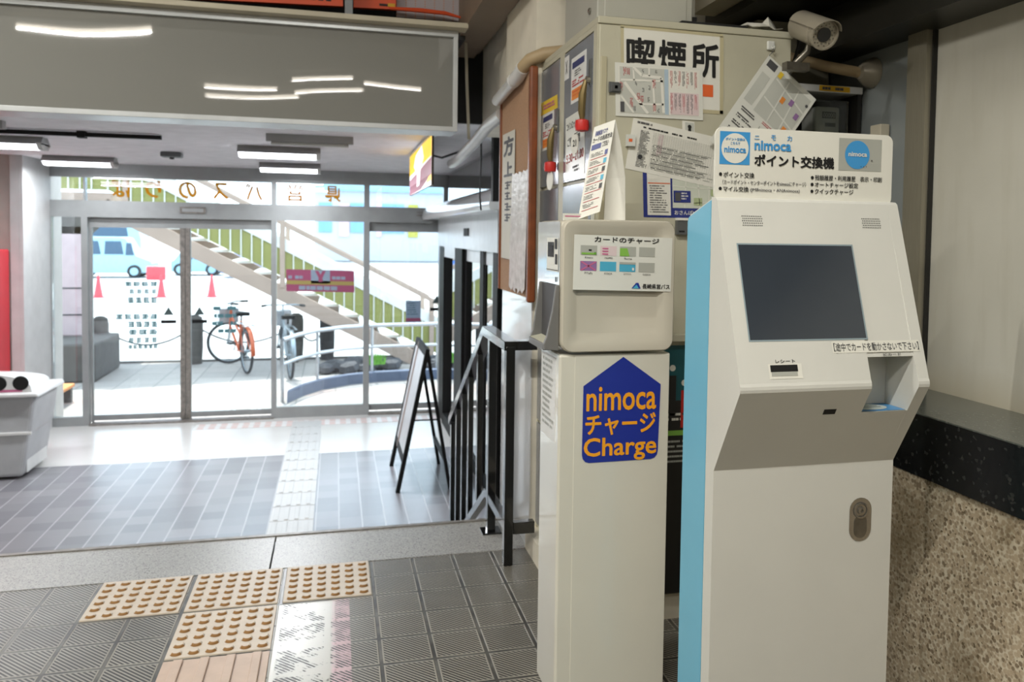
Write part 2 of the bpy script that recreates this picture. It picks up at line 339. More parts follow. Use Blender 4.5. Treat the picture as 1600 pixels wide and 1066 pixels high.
class Panel:
    """a flat printed face: corner top-left, vector to the right, vector down; the print sits on the side of n"""
    def __init__(s, tl, tr, bl, n): s.o = V(tl); s.u = V(tr)-s.o; s.d = V(bl)-s.o; s.n = V(n).normalized()
    def pt(s, a, b, k=1): return s.o+s.u*a+s.d*b+s.n*(.0007*k)
    def slab(s, mb, t, m=0, r=0, e=0):
        if r:
            lu, ld = s.u.length, s.d.length; q = []
            for cx, cy, a0 in ((1-r/lu, r/ld, -90), (1-r/lu, 1-r/ld, 0), (r/lu, 1-r/ld, 90), (r/lu, r/ld, 180)):
                for k in range(6):
                    a = math.radians(a0+90*k/5); q.append((cx+math.cos(a)*r/lu, cy+math.sin(a)*r/ld))
        else: q = [(0, 0), (1, 0), (1, 1), (0, 1)]
        top = [s.pt(a, b, 0) for a, b in q]; bot = [p-s.n*t for p in top]; n = len(q)
        return mb.add(top+bot, [tuple(range(n)), tuple(range(2*n-1, n-1, -1))]+[(i, (i+1) % n, n+(i+1) % n, n+i) for i in range(n)], m)
    def rect(s, mb, a0, b0, a1, b1, m, k=1): return mb.poly([s.pt(a0, b0, k), s.pt(a1, b0, k), s.pt(a1, b1, k), s.pt(a0, b1, k)], m)
    def poly(s, mb, q, m, k=1): return mb.poly([s.pt(a, b, k) for a, b in q], m)
    def disc(s, mb, a, b, ra, m, k=1, n=28, rb=None):
        rb = rb or ra*s.u.length/s.d.length
        return mb.poly([s.pt(a+ra*math.cos(2*math.pi*i/n), b+rb*math.sin(2*math.pi*i/n), k) for i in range(n)], m)
    def line(s, mb, q, wd, m, k=1):
        for (a0, b0), (a1, b1) in zip(q, q[1:]):
            p, r = s.pt(a0, b0, k), s.pt(a1, b1, k); t = (r-p).normalized().cross(s.n)*wd/2
            mb.poly([p-t, r-t, r+t, p+t], m)
    def text(s, mb, st, a0, b0, a1, b1, m, bold=0, k=2):
        """glyphs fitted to a box; heavier weights by overlaying slightly shifted copies"""
        vs, fs, x0, x1, y0, y1 = glyphs(st); w_, h_ = (x1-x0+2*bold) or 1, (y1-y0+2*bold) or 1
        sh = [(0, 0)] if not bold else [(bold*math.cos(6.2832*i/8), bold*math.sin(6.2832*i/8)) for i in range(8)]+([(bold*.5*math.cos(6.2832*i/6), bold*.5*math.sin(6.2832*i/6)) for i in range(6)] if bold > .025 else [])
        for i, (dx, dy) in enumerate(sh): mb.add([s.pt(a0+(a1-a0)*(x-x0+bold+dx)/w_, b1-(b1-b0)*(y-y0+bold+dy)/h_, k+.06*i) for x, y in vs], fs, m)
    def lines(s, mb, a0, b0, a1, b1, n, m, fill=.6, seed=1, k=2, col=False, gl=.02):
        """rows (or columns) of small illegible print"""
        q = random.Random(seed)
        for i in range(n):
            t0 = i/n; t1 = (i+fill)/n; end = q.uniform(.6, 1); t = 0
            while t < end:
                dt = q.uniform(gl*.6, gl*2.2)
                if q.random() < .86:
                    e = min(t+dt, end)
                    if col: s.rect(mb, a0+(a1-a0)*t0, b0+(b1-b0)*t, a0+(a1-a0)*t1, b0+(b1-b0)*e, m, k)
                    else: s.rect(mb, a0+(a1-a0)*t, b0+(b1-b0)*t0, a0+(a1-a0)*e, b0+(b1-b0)*t1, m, k)
                t += dt*1.15

def tag(o, label, cat, group=None, kind=None):
    o['label'] = label; o['category'] = cat
    if group: o['group'] = group
    if kind: o['kind'] = kind
    return o
def thing(name, label, cat, loc, group=None, rz=0):
    o = bpy.data.objects.new(name, None); COL.objects.link(o); o.location = loc; o.rotation_euler = (0, 0, rz); o.empty_display_size = .1
    return tag(o, label, cat, group)
def struct(name, mb, mats, label=None, cat=None, **kw):
    o = mb.build(name, mats, **kw); o['kind'] = 'structure'
    if label: o['label'] = label
    o['category'] = cat or name.split('_')[0]
    return o
def dup(root, loc, label=None, group=None):
    r = root.copy(); COL.objects.link(r); r.location = loc
    if label: r['label'] = label
    if group: r['group'] = group
    for ch in list(root.children):
        c = ch.copy(); COL.objects.link(c); c.parent = r; c.matrix_parent_inverse = ch.matrix_parent_inverse.copy()
        for g in list(ch.children):
            d = g.copy(); COL.objects.link(d); d.parent = c; d.matrix_parent_inverse = g.matrix_parent_inverse.copy()
    return r
def arc(cx, cy, r, a0, a1, n): return [(cx+r*math.cos(math.radians(a0+(a1-a0)*i/n)), cy+r*math.sin(math.radians(a0+(a1-a0)*i/n))) for i in range(n+1)]
ZF = -.70; YD = 8.85; LC = 1.894; HC = 3.3

# ================================================================== STRUCTURE
struct('floor', MB().box(-6, -7, -.9, 1.9, 3.09, 0), 'ribbed_tile')
mb = MB()
for a, b in ((-6, -4.24), (-4.234, -2.235), (-2.229, -.236), (-.23, 1.9)): mb.box(a, 3.094, -.12, b, 3.425, 0.002)
struct('trim_1', mb, 'grey_granite', 'grey granite strip along the edge of the step', 'floor')
struct('trim_2', MB().box(-6, 3.425, -.02, .75, 3.447, .006), 'alu_dirty', 'dark metal nosing along the edge of the step', 'floor')
mb = MB()
for i in range(4): mb.box(-6, 3.43+.3*i, -.9, 1.9, 3.73+.3*i, -.004-.174*(i+1))
struct('floor_steps', mb, 'grey_granite')
struct('floor_lobby', MB().box(-6, 4.63, -.9, 2.5, 7.34, ZF), 'lobby_tile')
mat('sunlit_floor_tone', '#d6d5d2', .22, 0, .03, 3)
struct('floor_entrance', MB().box(-6, 7.34, -.9, 2.5, YD+.15, ZF), 'sunlit_floor_tone')  # pale zone paints in the direct sun falling through the doors
struct('trim_5', MB().box(-1.35, 8.44, ZF, 1.08, 8.66, ZF+.003), 'dash_tiles', 'band of pinkish dash tiles inside the doors', 'floor')
# hall shell
struct('ceiling', MB().box(-6, -7, HC, 2.0, 4.6, HC+.1), 'hall_ceiling')
struct('wall_back', MB().box(-6.1, -7.1, -.9, 2.0, -7, HC), 'cream_paint')
struct('wall_left', MB().box(-6.1, -7, -.9, -6, 4.6, HC), 'cream_paint')
struct('wall_lobby_left', MB().box(-6.1, 4.6, -.9, -6, 8.15, LC), 'white_paint')
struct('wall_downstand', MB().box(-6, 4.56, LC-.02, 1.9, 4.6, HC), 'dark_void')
struct('ceiling_lobby', MB().box(-6, 4.6, LC, 2.5, YD+.1, LC+.08), 'ceiling_white')
struct('wall_pillar_left', MB().box(-6, 8.15, -.9, -2.70, 9.2, LC), 'pinkish_paint')
struct('trim_6', MB().box(-2.79, 8.12, ZF, -2.721, 8.15, LC).box(-2.72, 8.12, ZF, -2.69, YD, LC), 'white_paint', 'pale tiled return of the wall beside the entrance', 'wall')
# right wall: panels, steel post, ledge, brown stone
struct('wall_right', MB().box(1.78, -7, .70, 1.95, 2.135, 1.9), 'stained_panel')
mat('bluish_panel', '#858a8a', .35, 0, .04, 2)
struct('wall_right_panel', MB().box(1.785, 2.215, .70, 1.95, 3.09, 1.9), 'bluish_panel')
struct('trim_3', MB().box(1.745, 2.135, .785, 1.9, 2.22, 1.92), 'brushed_steel', 'brushed steel post between two wall panels', 'wall')
mb = MB().box(1.5, -7, .755, 1.9, 3.09, .785)
struct('trim_13', MB().box(1.765, 2.128, .785, 1.9, 2.1355, 1.9), 'meter_dark', 'dark joint beside the steel post', 'wall')
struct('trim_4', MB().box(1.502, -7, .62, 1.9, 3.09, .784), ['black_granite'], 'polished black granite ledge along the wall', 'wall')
struct('trim_7', MB().box(1.503, -7, .784, 1.9, 3.09, .7875), 'ledge_sheen', 'upper face of the black granite ledge, greyed with its painted reflection', 'wall')  # grey tone puts the reflection on the polished black top into the colour
struct('wall_right_stone', MB().box(1.512, -7, -.1, 1.95, 3.09, .62), 'aggregate_stone')
struct('wall_right_upper', MB().box(1.62, -7, 1.892, 1.95, 3.09, 1.99).box(1.72, -7, 1.9, 1.95, 3.09, HC), 'dark_beam')
struct('ceiling_soffit', MB().box(1.37, -1.5, 2.045, 1.95, 2.9, 2.5).box(1.66, -1.5, 1.99, 1.70, 2.9, 2.06), 'dark_beam')
struct('trim_8', MB().box(1.28, -1.5, 2.075, 1.372, 2.82, 2.5), 'beam_cream', 'cream edge of the dark soffit', 'ceiling')
struct('wall_column', MB().box(.75, 3.094, -.9, 1.95, 3.66, HC), 'cream_paint')
mb = MB().box(1.46, 2.66, .2, 1.755, 3.09, 2.03)
mat('olive_panel', '#8f8a78', .55, 0, .05, 3)
mat('gloss_white', '#dcdcdc', .22, 0, .03, coat=.6)
struct('wall_column_panel', MB().box(.745, 3.09, -.9, .75, 3.665, 1.86), 'gloss_white')  # thin white sheet added so the lower column face looks daylit
struct('wall_corner', mb, 'olive_panel')
struct('wall_side_upper', MB().box(.80, 3.66, 1.80, 1.2, 4.56, HC), 'cream_paint')
struct('beam', MB().box(.595, 2.9, 2.235, .745, 4.55, 2.6).box(.745, 2.9, 2.26, .775, 4.55, 2.5), 'brown_beam')
struct('wall_plinth', MB().box(.735, 2.41, 0, 1.5, 3.10, .085), 'cream_paint')
# lobby right: partition with the side door, room beyond
struct('wall_room_right', MB().box(2.4, 3.66, -.9, 2.5, YD, LC), 'white_paint')
struct('wall_side', MB().box(1.1, 3.66, -.9, 1.16, 5.45, 1.47), 'white_paint')
struct('wall_lobby_front', MB().box(1.16, YD, -.9, 2.5, YD+.1, 1.5), 'white_paint')

# entrance front: frame, panes, leaves
mb = MB(); y0, y1 = YD-.03, YD+.05
for a, b in ((-2.42, -2.365), (-.65, -.599), (.285, .345), (1.09, 1.16)): mb.box(a, y0, ZF, b, y1, 1.40)
mb.box(-2.70, y0, 1.365, 1.16, y1+.02, 1.53); mb.box(-2.70, y0, 1.755, 2.4, y1, LC)
for a, b in ((-2.40, -2.38), (-.65, -.599), (.285, .345), (1.13, 1.17), (1.62, 1.66)): mb.box(a, y0, 1.5, b, y1, 1.76)
mb.box(1.16, y0, 1.47, 2.4, y1, 1.53)
mb.box(-2.70, y0, ZF, -2.4, y1, -.612); mb.box(-.62, y0, ZF, .3, y1, -.585)
mb.box(-2.70, y0, ZF, -2.68, y1, 1.4)
struct('window_frame', mb, 'alu', 'grey aluminium frame of the entrance front')
def pane(name, a, b, z0, z1, y=YD, extra=None):
    return struct(name, MB().box(a, y, z0, b, y+.006, z1), 'pane_glass', cat='window')
pane('window_1', -2.68, -2.42, -.612, 1.365); w2 = pane('window_2', -.599, .285, -.585, 1.365)
tr = [pane('window_%d' % (3+i), a, b, 1.53, 1.755) for i, (a, b) in enumerate(((-2.70, -2.40), (-2.38, -.65), (-.599, .285), (.345, 1.13), (1.17, 1.62), (1.66, 2.4)))]
# gold lettering on the outside of the transom, read from the street
def flat_text(p, mb, st, m, off):
    vs, fs, x0_, x1_, y0_, y1_ = glyphs(st, off)
    mb.add([p.pt((x-x0_)/(x1_-x0_), 1-(y-y0_)/(y1_-y0_), 0) for x, y in vs], fs, m)
def glass_text(mb, st, xc, zc, w_, h_, y, m, bold=0): flat_text(Panel((xc+w_/2, y, zc+h_/2), (xc-w_/2, y, zc+h_/2), (xc+w_/2, y, zc-h_/2), (0, 1, 0)), mb, st, m, bold)
mb1 = MB(); mb2 = MB()
for i, (ch, xc) in enumerate(zip('ばりのスバ営県', (-2.073, -1.776, -1.455, -1.14, -.819, -.416, -.035))):
    glass_text(mb1 if i < 5 else mb2, ch, xc, 1.655, .15 if ch in 'りス' else .17, .175, YD+.009, 0, .022)
mb1.build('lettering', 'letter_gold', tr[1]); mb2.build('lettering', 'letter_gold', tr[2])
def leaf(name, a, b, sa, sb, zb=-.615, zt=1.267):
    y = YD+.055
    d = struct(name, MB().box(a, y, ZF+.015, a+sa, y+.035, 1.37).box(b-sb, y, ZF+.015, b, y+.035, 1.37).box(a, y, zt, b, y+.035, 1.37).box(a, y, ZF+.03, b, y+.035, zb), 'alu', cat='door')
    g = MB().box(a+sa, y+.015, zb, b-sb, y+.02, zt).build('pane', 'pane_glass', d); return d, y
d1, yl = leaf('door_1', -2.365, -1.487, .02, .05)
MB().box(-1.537, yl-.012, ZF+.02, -1.49, yl, 1.27).build('meeting_stile', 'alu_dirty', d1)
d2, _ = leaf('door_2', -1.487, -.62, .05, .02)
MB().box(-1.484, yl-.012, ZF+.02, -1.441, yl, 1.27).build('meeting_stile', 'alu_dirty', d2)
d3, _ = leaf('door_3', .32, 1.12, .03, .03, -.605)
struct('trim_9', MB().box(-2.36, YD-.06, ZF, -.62, YD+.1, ZF+.012).box(.34, YD-.06, ZF, 1.12, YD+.1, ZF+.012), 'alu_dirty', 'worn floor track of the sliding doors', 'door')
# marks on the glass, seen from behind
for d, xs in ((d1, (-1.648,)), (d2, (-1.355,)), (d3, (1.075,))):
    mb = MB()
    for x in xs:
        z = .385 if d is not d3 else .49
        mb.poly([(x-.05, yl-.002, z), (x+.05, yl-.002, z), (x, yl-.002, z+.085)], 0); mb.box(x-.073, yl-.003, z-.085, x+.073, yl-.002, z-.05, 1)
    mb.build('door_mark', ['glass_dark', 'black_frame'], d)
mb = MB()
P1 = Panel((-1.745, yl-.003, .74), (-2.14, yl-.003, .74), (-1.745, yl-.003, .06), (0, -1, 0))
q = random.Random(3)
for r_, (b0, b1, a1, dens) in enumerate(((.02, .09, .8, 4), (.13, .2, .7, 4), (.25, .34, .72, 4), (.50, .58, 1, 5), (.61, .70, .72, 4), (.73, .81, .72, 3), (.85, .93, .72, 4), (.96, 1.02, .72, 6))):
    cw = a1/dens; ch = (b1-b0)
    for i in range(dens):
        a = cw*i+cw*.07; e = cw*(i+1)-cw*.07
        if r_ in (1, 6): a += cw*.1; e -= cw*.1
        for k in range(3):
            t = b0+ch*(.02+k*.34); P1.rect(mb, a+q.uniform(0, .15)*(e-a), t, e-q.uniform(0, .15)*(e-a), t+ch*.29, 0, 1)
        u_ = a+(e-a)*q.choice((.15, .4, .7)); P1.rect(mb, u_, b0, u_+(e-a)*.22, b1, 0, 1.2)
mb.build('notice_print', 'glass_ink', d1)
mb = MB(); P2 = Panel((-1.0, yl-.003, .47), (-1.36, yl-.003, .47), (-1.0, yl-.003, .18), (0, -1, 0))
for i in range(4): P2.lines(mb, 0, i*.27, .8 if i else 1, i*.27+.13, 1, 0, 1, 40+i, 1, False, .12)
mb.build('notice_print', 'glass_ink', d2)

# ================================================================== HALL: big things first
# ---- point exchange kiosk
kl = 'tall off-white self-service kiosk with touch screen and light blue sides'
K = thing('exchange_kiosk', kl, 'kiosk', (1.03, 1.62, 0))
x0, x1 = .80, 1.255
nose = [(1.4935, .9465), (1.4905, .9405), (1.4895, .934), (1.4905, .9275)]
def prof(notch=False):
    if notch: return [(1.60, 0), (1.60, .737), (1.462, .8845), (1.462+.115, .8845), (1.462+.115, .992), (1.5105, .993), (1.615, 1.3275), (1.621, 1.333), (1.64, 1.335), (1.64, 0)]
    return [(1.60, 0), (1.60, .737)]+nose[::-1]+[(1.615, 1.3275), (1.621, 1.333), (1.64, 1.335), (1.64, 0)]
# underside reaches the nose; the notch front sits on that same slope
und = lambda z: 1.60+(1.4895-1.60)*(z-.737)/(.930-.737)
def prof_notch():
    zf_ = .870; yf = und(zf_)
    return [(1.60, 0), (1.60, .737), (yf, zf_), (1.60, zf_), (1.60, .992), (1.5105, .993), (1.615, 1.3275), (1.621, 1.333), (1.64, 1.335), (1.64, 0)]
mb = MB(); mb.prism(prof(), 'x', x0, 1.110); mb.prism(prof_notch(), 'x', 1.110, 1.227); mb.prism(prof(), 'x', 1.227, x1)
kb = mb.build('body', 'kiosk_white', K)
MB().prism([(1.64, 0), (1.64, 1.333), (1.756, 1.298), (1.762, 1.285), (1.762, 0)], 'x', x0+.003, x1-.003).build('rear_housing', 'kiosk_white', K)
for nm, a, b in (('side_panel', x0-.001, x0+.003), ('side_panel', x1-.003, x1+.001)):
    o = MB().prism([(1.6415, 0), (1.6415, 1.328), (1.755, 1.293), (1.761, 1.282), (1.761, 0)], 'x', a, b).build(nm, 'kiosk_blue', K); o['label'] = 'light blue side panel'
# sloped front face helper: s = distance down the slope, k = lift off it
sn_ = V((0, -.9504, .3111)); s0 = V((0, 1.6135, 1.3265)) 
p_top, p_nose = V((0, 1.615, 1.3275)), V((0, 1.4935, .9465))
sl = (p_nose-p_top).normalized(); fn = V((0, sl.z, -sl.y)); fn = fn if fn.y < 0 else -fn
def FS(xa, xb, za, zb, lift=0):
    f = lambda z: p_top+sl*((p_top.z-z)/(-sl.z))
    A, B = f(za)+fn*lift, f(zb)+fn*lift
    return Panel((xa, A.y, A.z), (xb, A.y, A.z), (xa, B.y, B.z), fn)
S = FS(.8365, 1.115, 1.2315, 1.033)
mb = MB(); fr = .0045
for q in (((0-.012, -.016), (1.012, -.016), (1.012, 0), (-.012, 0)), ((-.012, 1), (1.012, 1), (1.012, 1.016), (-.012, 1.016)), ((-.012, 0), (0, 0), (0, 1), (-.012, 1)), ((1, 0), (1.012, 0), (1.012, 1), (1, 1))): S.poly(mb, q, 0, 1)
mb.build('screen_bezel', 'kiosk_seam', K)
mb = MB(); S.slab(mb, -.0006, 0); mb.build('screen', 'screen_dark', K)
for i, (a, b) in enumerate(((.853, .905), (1.152, 1.203))):
    G = FS(a, b, 1.296, 1.271); mb = MB()
    for r_ in range(5):
        for c in range(11): G.disc(mb, (c+.5+(.25 if r_ % 2 else -.1))/11.5, (r_+.5)/5, .027, 0, 1, 8)
    mb.build('speaker_grille', 'hole', K)
R_ = FS(.874, .941, .982, .960); mb = MB()
R_.rect(mb, -.06, -.1, 1.1, 1.25, 0, 1); R_.rect(mb, 0, 0, .95, .62, 1, 2); R_.rect(mb, .02, .62, .92, 1.0, 2, 2)
mb.build('receipt_slot', ['sign_white', 'black_slot', 'card_grey'], K)
T = FS(.888, .934, .993, .986); mb = MB(); T.text(mb, 'レシート', 0, 0, 1, 1, 0, .01, 1); mb.build('lettering', 'ink', K)
T = FS(1.027, 1.246, 1.027, 1.003); mb = MB(); T.rect(mb, 0, 0, 1, 1, 0, 1); T.text(mb, '【途中でカードを動かさないで下さい】', .015, .14, .985, .86, 1, .005, 2)
o = mb.build('notice_strip', ['sign_white', 'ink_grey'], K); o['label'] = 'white strip of black print below the screen'
T = FS(1.150, 1.194, 1.0005, .9945); mb = MB(); T.text(mb, 'ICカード', 0, 0, 1, 1, 0, .012, 1); mb.build('lettering', 'ink', K)
mb = MB(); zp = .871; yf = und(.870)+.003
mb.poly([(1.1115, yf, zp), (1.2255, yf, zp), (1.2255, 1.5995, zp), (1.1115, 1.5995, zp)], 0)
mb.poly([(1.155+.047*math.cos(a/24*6.2832), 1.566+.030*math.sin(a/24*6.2832), zp+.0006) for a in range(24)], 1)
for i in range(2): mb.box(1.128, 1.559+.012*i, zp+.0008, 1.186, 1.562+.012*i, zp+.001, 2)
mb.build('card_reader_pad', ['pad_blue', 'pad_pale', 'ink_grey'], K)
yy = lambda z: und(z)-.0012
mb = MB().poly([(1.014, yy(.8815), .8815), (1.044, yy(.8815), .8815), (1.044, yy(.869), .869), (1.014, yy(.869), .869)]); mb.build('sensor_window', 'black_slot', K)
# recessed lock handle
mb = MB(); LK = Panel((1.143, 1.5985, .653), (1.200, 1.5985, .653), (1.143, 1.5985, .552), (0, -1, 0)); LK.slab(mb, .004, 0, .0275)
lk = mb.build('lock_handle', 'chrome', K, True)
mb = MB().lathe([(.019, 0), (.019, .002), (.015, .003), (.014, .0005), (.009, .0005), (.009, .004), (.004, .005), (.004, .001)], (1.1715, 1.598, .624), (0, -1, 0), 24); mb.build('lock_cylinder', 'chrome', lk, True)
mb = MB(); L2 = Panel((1.155, 1.5975, .612), (1.188, 1.5975, .612), (1.155, 1.5975, .560), (0, -1, 0)); L2.slab(mb, .001, 0, .016); mb.build('lever', 'chrome_dark', lk)
# header sign
H = Panel((.803, 1.634, 1.489), (1.2525, 1.634, 1.489), (.803, 1.634, 1.325), (0, -1, 0))
mb = MB(); H.slab(mb, .006, 0, .018); hs = mb.build('header_sign', 'sign_white', K)
mb = MB(); hx = lambda x: (x-.803)/.4495; hz = lambda z: (1.489-z)/.164
H.rect(mb, hx(.813), hz(1.4795), hx(.886), hz(1.4075), 0, 1)
H.disc(mb, hx(.8495), hz(1.443), hx(.8495+.033)-hx(.8495), 1, 2)
H.text(mb, 'ポイント交換は', hx(.826), hz(1.466), hx(.873), hz(1.4595), 0, .02, 3); H.text(mb, 'こちらで', hx(.838), hz(1.457), hx(.861), hz(1.451), 0, .02, 3)
H.text(mb, 'nimoca', hx(.823), hz(1.447), hx(.876), hz(1.433), 0, .03, 3)
for x_, ch in ((.902, 'ニ'), (.943, 'モ'), (.983, 'カ')): H.text(mb, ch, hx(x_-.006), hz(1.476 if ch != 'ニ' else 1.473), hx(x_+.006), hz(1.4645 if ch != 'ニ' else 1.465), 0, .015, 2)
H.text(mb, 'nimoca', hx(.8965), hz(1.463), hx(.988), hz(1.441), 0, .03, 2)
H.text(mb, 'ポイント交換機', hx(.897), hz(1.4325), hx(1.0985), hz(1.4055), 2, .035, 2)
H.rect(mb, hx(1.110), hz(1.4775), hx(1.2225), hz(1.404), 3, 1); H.disc(mb, hx(1.158), hz(1.4405), hx(1.158+.0325)-hx(1.158), 0, 2)
H.text(mb, 'nimoca', hx(1.134), hz(1.447), hx(1.183), hz(1.4365), 1, .03, 3)
for x_ in (1.168, 1.175, 1.182): H.disc(mb, hx(x_), hz(1.414), .0025, 4, 3, 8)
H.disc(mb, hx(1.196), hz(1.4285), .004, 4, 3, 8)
def bl(x_, z_): H.disc(mb, hx(x_), hz(z_), .0085, 2, 2, 16)
bl(.816, 1.3855); H.text(mb, 'ポイント交換', hx(.823), hz(1.391), hx(.898), hz(1.3785), 2, .012, 2)
H.text(mb, '（カードポイント・センターポイントをnimocaにチャージ）', hx(.821), hz(1.374), hx(1.027), hz(1.3635), 4, .006, 2)
bl(.816, 1.354); H.text(mb, 'マイル交換', hx(.823), hz(1.3595), hx(.885), hz(1.3475), 2, .012, 2)
H.text(mb, '(JMBnimoca・ANAnimoca)', hx(.889), hz(1.357), hx(1.012), hz(1.348), 4, .004, 2)
for z_, st, xe in ((1.385, '残額履歴・利用履歴　表示・印刷', 1.2245), (1.3695, 'オートチャージ設定', 1.1625), (1.354, 'クイックチャージ', 1.150)):
    bl(1.043, z_); H.text(mb, st, hx(1.050), hz(z_+.0062), hx(xe), hz(z_-.0058), 2, .012, 2)
mb.build('lettering', ['logo_blue', 'sign_white', 'ink', 'card_grey', 'ink_grey'], hs)

# ---- pedestal and charge machine
PD = thing('machine_pedestal', 'slim off-white cabinet with blue house-shaped sticker, under the card charging machine', 'pedestal', (.71, 2.1, 0))
MB().box(.558, 2.0, 0, .866, 2.192, .938).build('cabinet', 'ped_white', PD, False, .006)
MB().box(.600, 1.9985, 0, .863, 2.0, .9355).build('access_door', 'ped_white', PD, False, .001)
mb = MB(); D = Panel((.62, 1.998, .930), (.842, 1.998, .930), (.62, 1.998, .650), (0, -1, 0))
q = [(.016, .265), (.505, .0), (.985, .27)]+[(1-.035-.09+.09*math.cos(a), .985-.08+.08*math.sin(a)) for a in (0, .5, 1, 1.57)]+[(.10+.09*math.cos(a), .99-.08+.08*math.sin(a)) for a in (1.57, 2.1, 2.6, 3.14)]
D.poly(mb, q, 0, 1)
D.text(mb, 'nimoca', .055, .275, .93, .505, 1, .016, 2); D.text(mb, 'チャージ', .045, .535, .93, .735, 1, .026, 2); D.text(mb, 'Charge', .03, .755, .945, .985, 1, .018, 2)
o = mb.build('sticker', ['decal_blue', 'decal_orange'], PD); o['label'] = 'blue house-shaped sticker with orange lettering'
mb = MB(); N_ = Panel((.5575, 2.18, .925), (.5575, 2.03, .925), (.5575, 2.18, .70), (-1, 0, 0)); N_.slab(mb, .0008, 0, 0); N_.lines(mb, .1, .05, .9, .9, 12, 1, .5, 5, 1)
mb.build('side_notice', ['sticker_white', 'card_grey'], PD)
CM = thing('charging_machine', 'beige rounded card charging machine on top of the slim pedestal', 'machine', (.71, 2.1, .94))
mb = MB().box(.5585, 2.003, .955, .866, 2.245, 1.286); mb.build('body', 'machine_beige', CM, False, .014, 3)
# moulded side cover: raised rim with a dished centre
def rr(x0_, z0_, x1_, z1_, r, y):
    out = []
    for cx, cz, a0 in ((x1_-r, z1_-r, 0), (x0_+r, z1_-r, 90), (x0_+r, z0_+r, 180), (x1_-r, z0_+r, 270)):
        out += [(cx+r*math.cos(math.radians(a0+90*k/5)), y, cz+r*math.sin(math.radians(a0+90*k/5))) for k in range(6)]
    return out
rings = [rr(.560, .945, .868, 1.288, .028, 2.02), rr(.560, .945, .868, 1.288, .028, 1.992), rr(.563, .948, .865, 1.285, .027, 1.987), rr(.584, .972, .838, 1.268, .02, 1.987), rr(.600, .992, .822, 1.250, .016, 1.999)]
vs = sum(rings, []); n = 24; fs = [(i*n+j, i*n+(j+1) % n, (i+1)*n+(j+1) % n, (i+1)*n+j) for i in range(4) for j in range(n)]+[tuple(range(4*n, 5*n)), tuple(range(n))]
MB().add(vs, fs).build('side_cover', 'machine_beige', CM, True)
FP = Panel((.5575, 2.24, 1.283), (.5575, 2.012, 1.283), (.5575, 2.24, .953), (-1, 0, 0))
mb = MB(); FP.slab(mb, .001, 0, .006); mb.build('front_plate', 'steel_white', CM)
mb = MB()
FP.rect(mb, .46, .13, .97, .40, 0, 2); FP.rect(mb, .51, .165, .79, .285, 1, 3); FP.rect(mb, .55, .19, .75, .245, 2, 4); FP.rect(mb, .82, .14, .93, .22, 1, 3); FP.rect(mb, .84, .26, .94, .34, 1, 3)
FP.rect(mb, .44, .385, .97, .39, 2, 3); FP.rect(mb, .43, .50, .97, .504, 2, 3); FP.rect(mb, .86, .44, .91, .48, 2, 3)
mb.build('coin_slot_plate', ['sign_white', 'meter_dark', 'black_slot'], CM)
ck = [(.5575, 1.118), (.549, 1.118), (.540, 1.05), (.526, .985), (.518, .966), (.520, .951), (.5575, .948)]
mb = MB().prism(ck, 'y', 2.006, 2.020).prism([(x+.006*(z < 1.0), z) for x, z in ck], 'y', 2.178, 2.190).box(.519, 2.02, .948, .5575, 2.178, .966)
tb = mb.build('return_tray', 'cup_grey', CM, False, .002)
MB().box(.5555, 2.02, .966, .5575, 2.178, 1.116).build('back_plate', 'ink_grey', tb)
MB().add([(.5215, 2.022, .9665), (.5215, 2.176, .9665), (.5545, 2.176, .973), (.5545, 2.022, .973)], [(0, 1, 2, 3)]).build('tray_floor', 'cup_highlight', tb)  # pale quad paints the highlight along the bottom of the grey tray
mb = MB(); LP_ = Panel((.59, 2.10, 1.306), (.66, 2.10, 1.306), (.59, 2.10, 1.286), (0, -1, 0)); LP_.slab(mb, .002, 0); LP_.rect(mb, .08, .3, .9, .45, 1, 1); mb.build('label_holder', ['laminate', 'pinkred'], CM)
PS = Panel((.589, 1.9855, 1.2495), (.8585, 1.9855, 1.2435), (.587, 1.9855, 1.108), (0, -1, 0))
mb = MB(); PS.slab(mb, .0012, 0)
PS.text(mb, 'カードのチャージ', .20, .025, .86, .125, 1, .02, 2)
cards = (('Kitaca', 'card_grey'), ('PASMO', 'pink_tint'), ('Suica', 'card_grey'), ('', 'card_grey')), (('PiTaPa', 'purple'), ('ICOCA', 'cyan'), ('はやかけん', 'cyan'), ('SUGOCA', 'card_grey'))
for r_ in range(2):
    for c in range(4):
        a, b = .065+c*.197, .19+r_*.285; nm = cards[r_][c][0]
        PS.rect(mb, a, b, a+.165, b+.175, {0: 2, 1: 3, 2: 2, 3: 2}[c] if r_ == 0 else {0: 8, 1: 4, 2: 4, 3: 2}[c], 1)
        if nm: PS.text(mb, nm, a+.045, b+.20, a+.125, b+.235, 1, 0, 2)
        if r_ == 0 and c == 0: PS.rect(mb, a+.01, b+.13, a+.155, b+.165, 5, 2); PS.disc(mb, a+.145, b+.14, .012, 9, 3); PS.rect(mb, a+.08, b+.07, a+.11, b+.10, 1, 2)
        if r_ == 0 and c == 1:
            for k in range(3): PS.rect(mb, a+.02, b+.035+k*.05, a+.08, b+.06+k*.05, 6, 2)
        if r_ == 0 and c == 2: PS.poly(mb, [(a, b+.03), (a+.075, b+.03), (a+.1, b+.175), (a, b+.175)], 5, 2)
        if r_ == 1 and c == 0: PS.line(mb, [(a+.01, b+.01), (a+.155, b+.165)], .0035, 6, 2); PS.line(mb, [(a+.01, b+.165), (a+.155, b+.01)], .0035, 6, 2)
        if r_ == 1 and c == 2: PS.rect(mb, a, b, a+.165, b+.04, 2, 2); PS.rect(mb, a+.13, b+.1, a+.15, b+.15, 0, 2)
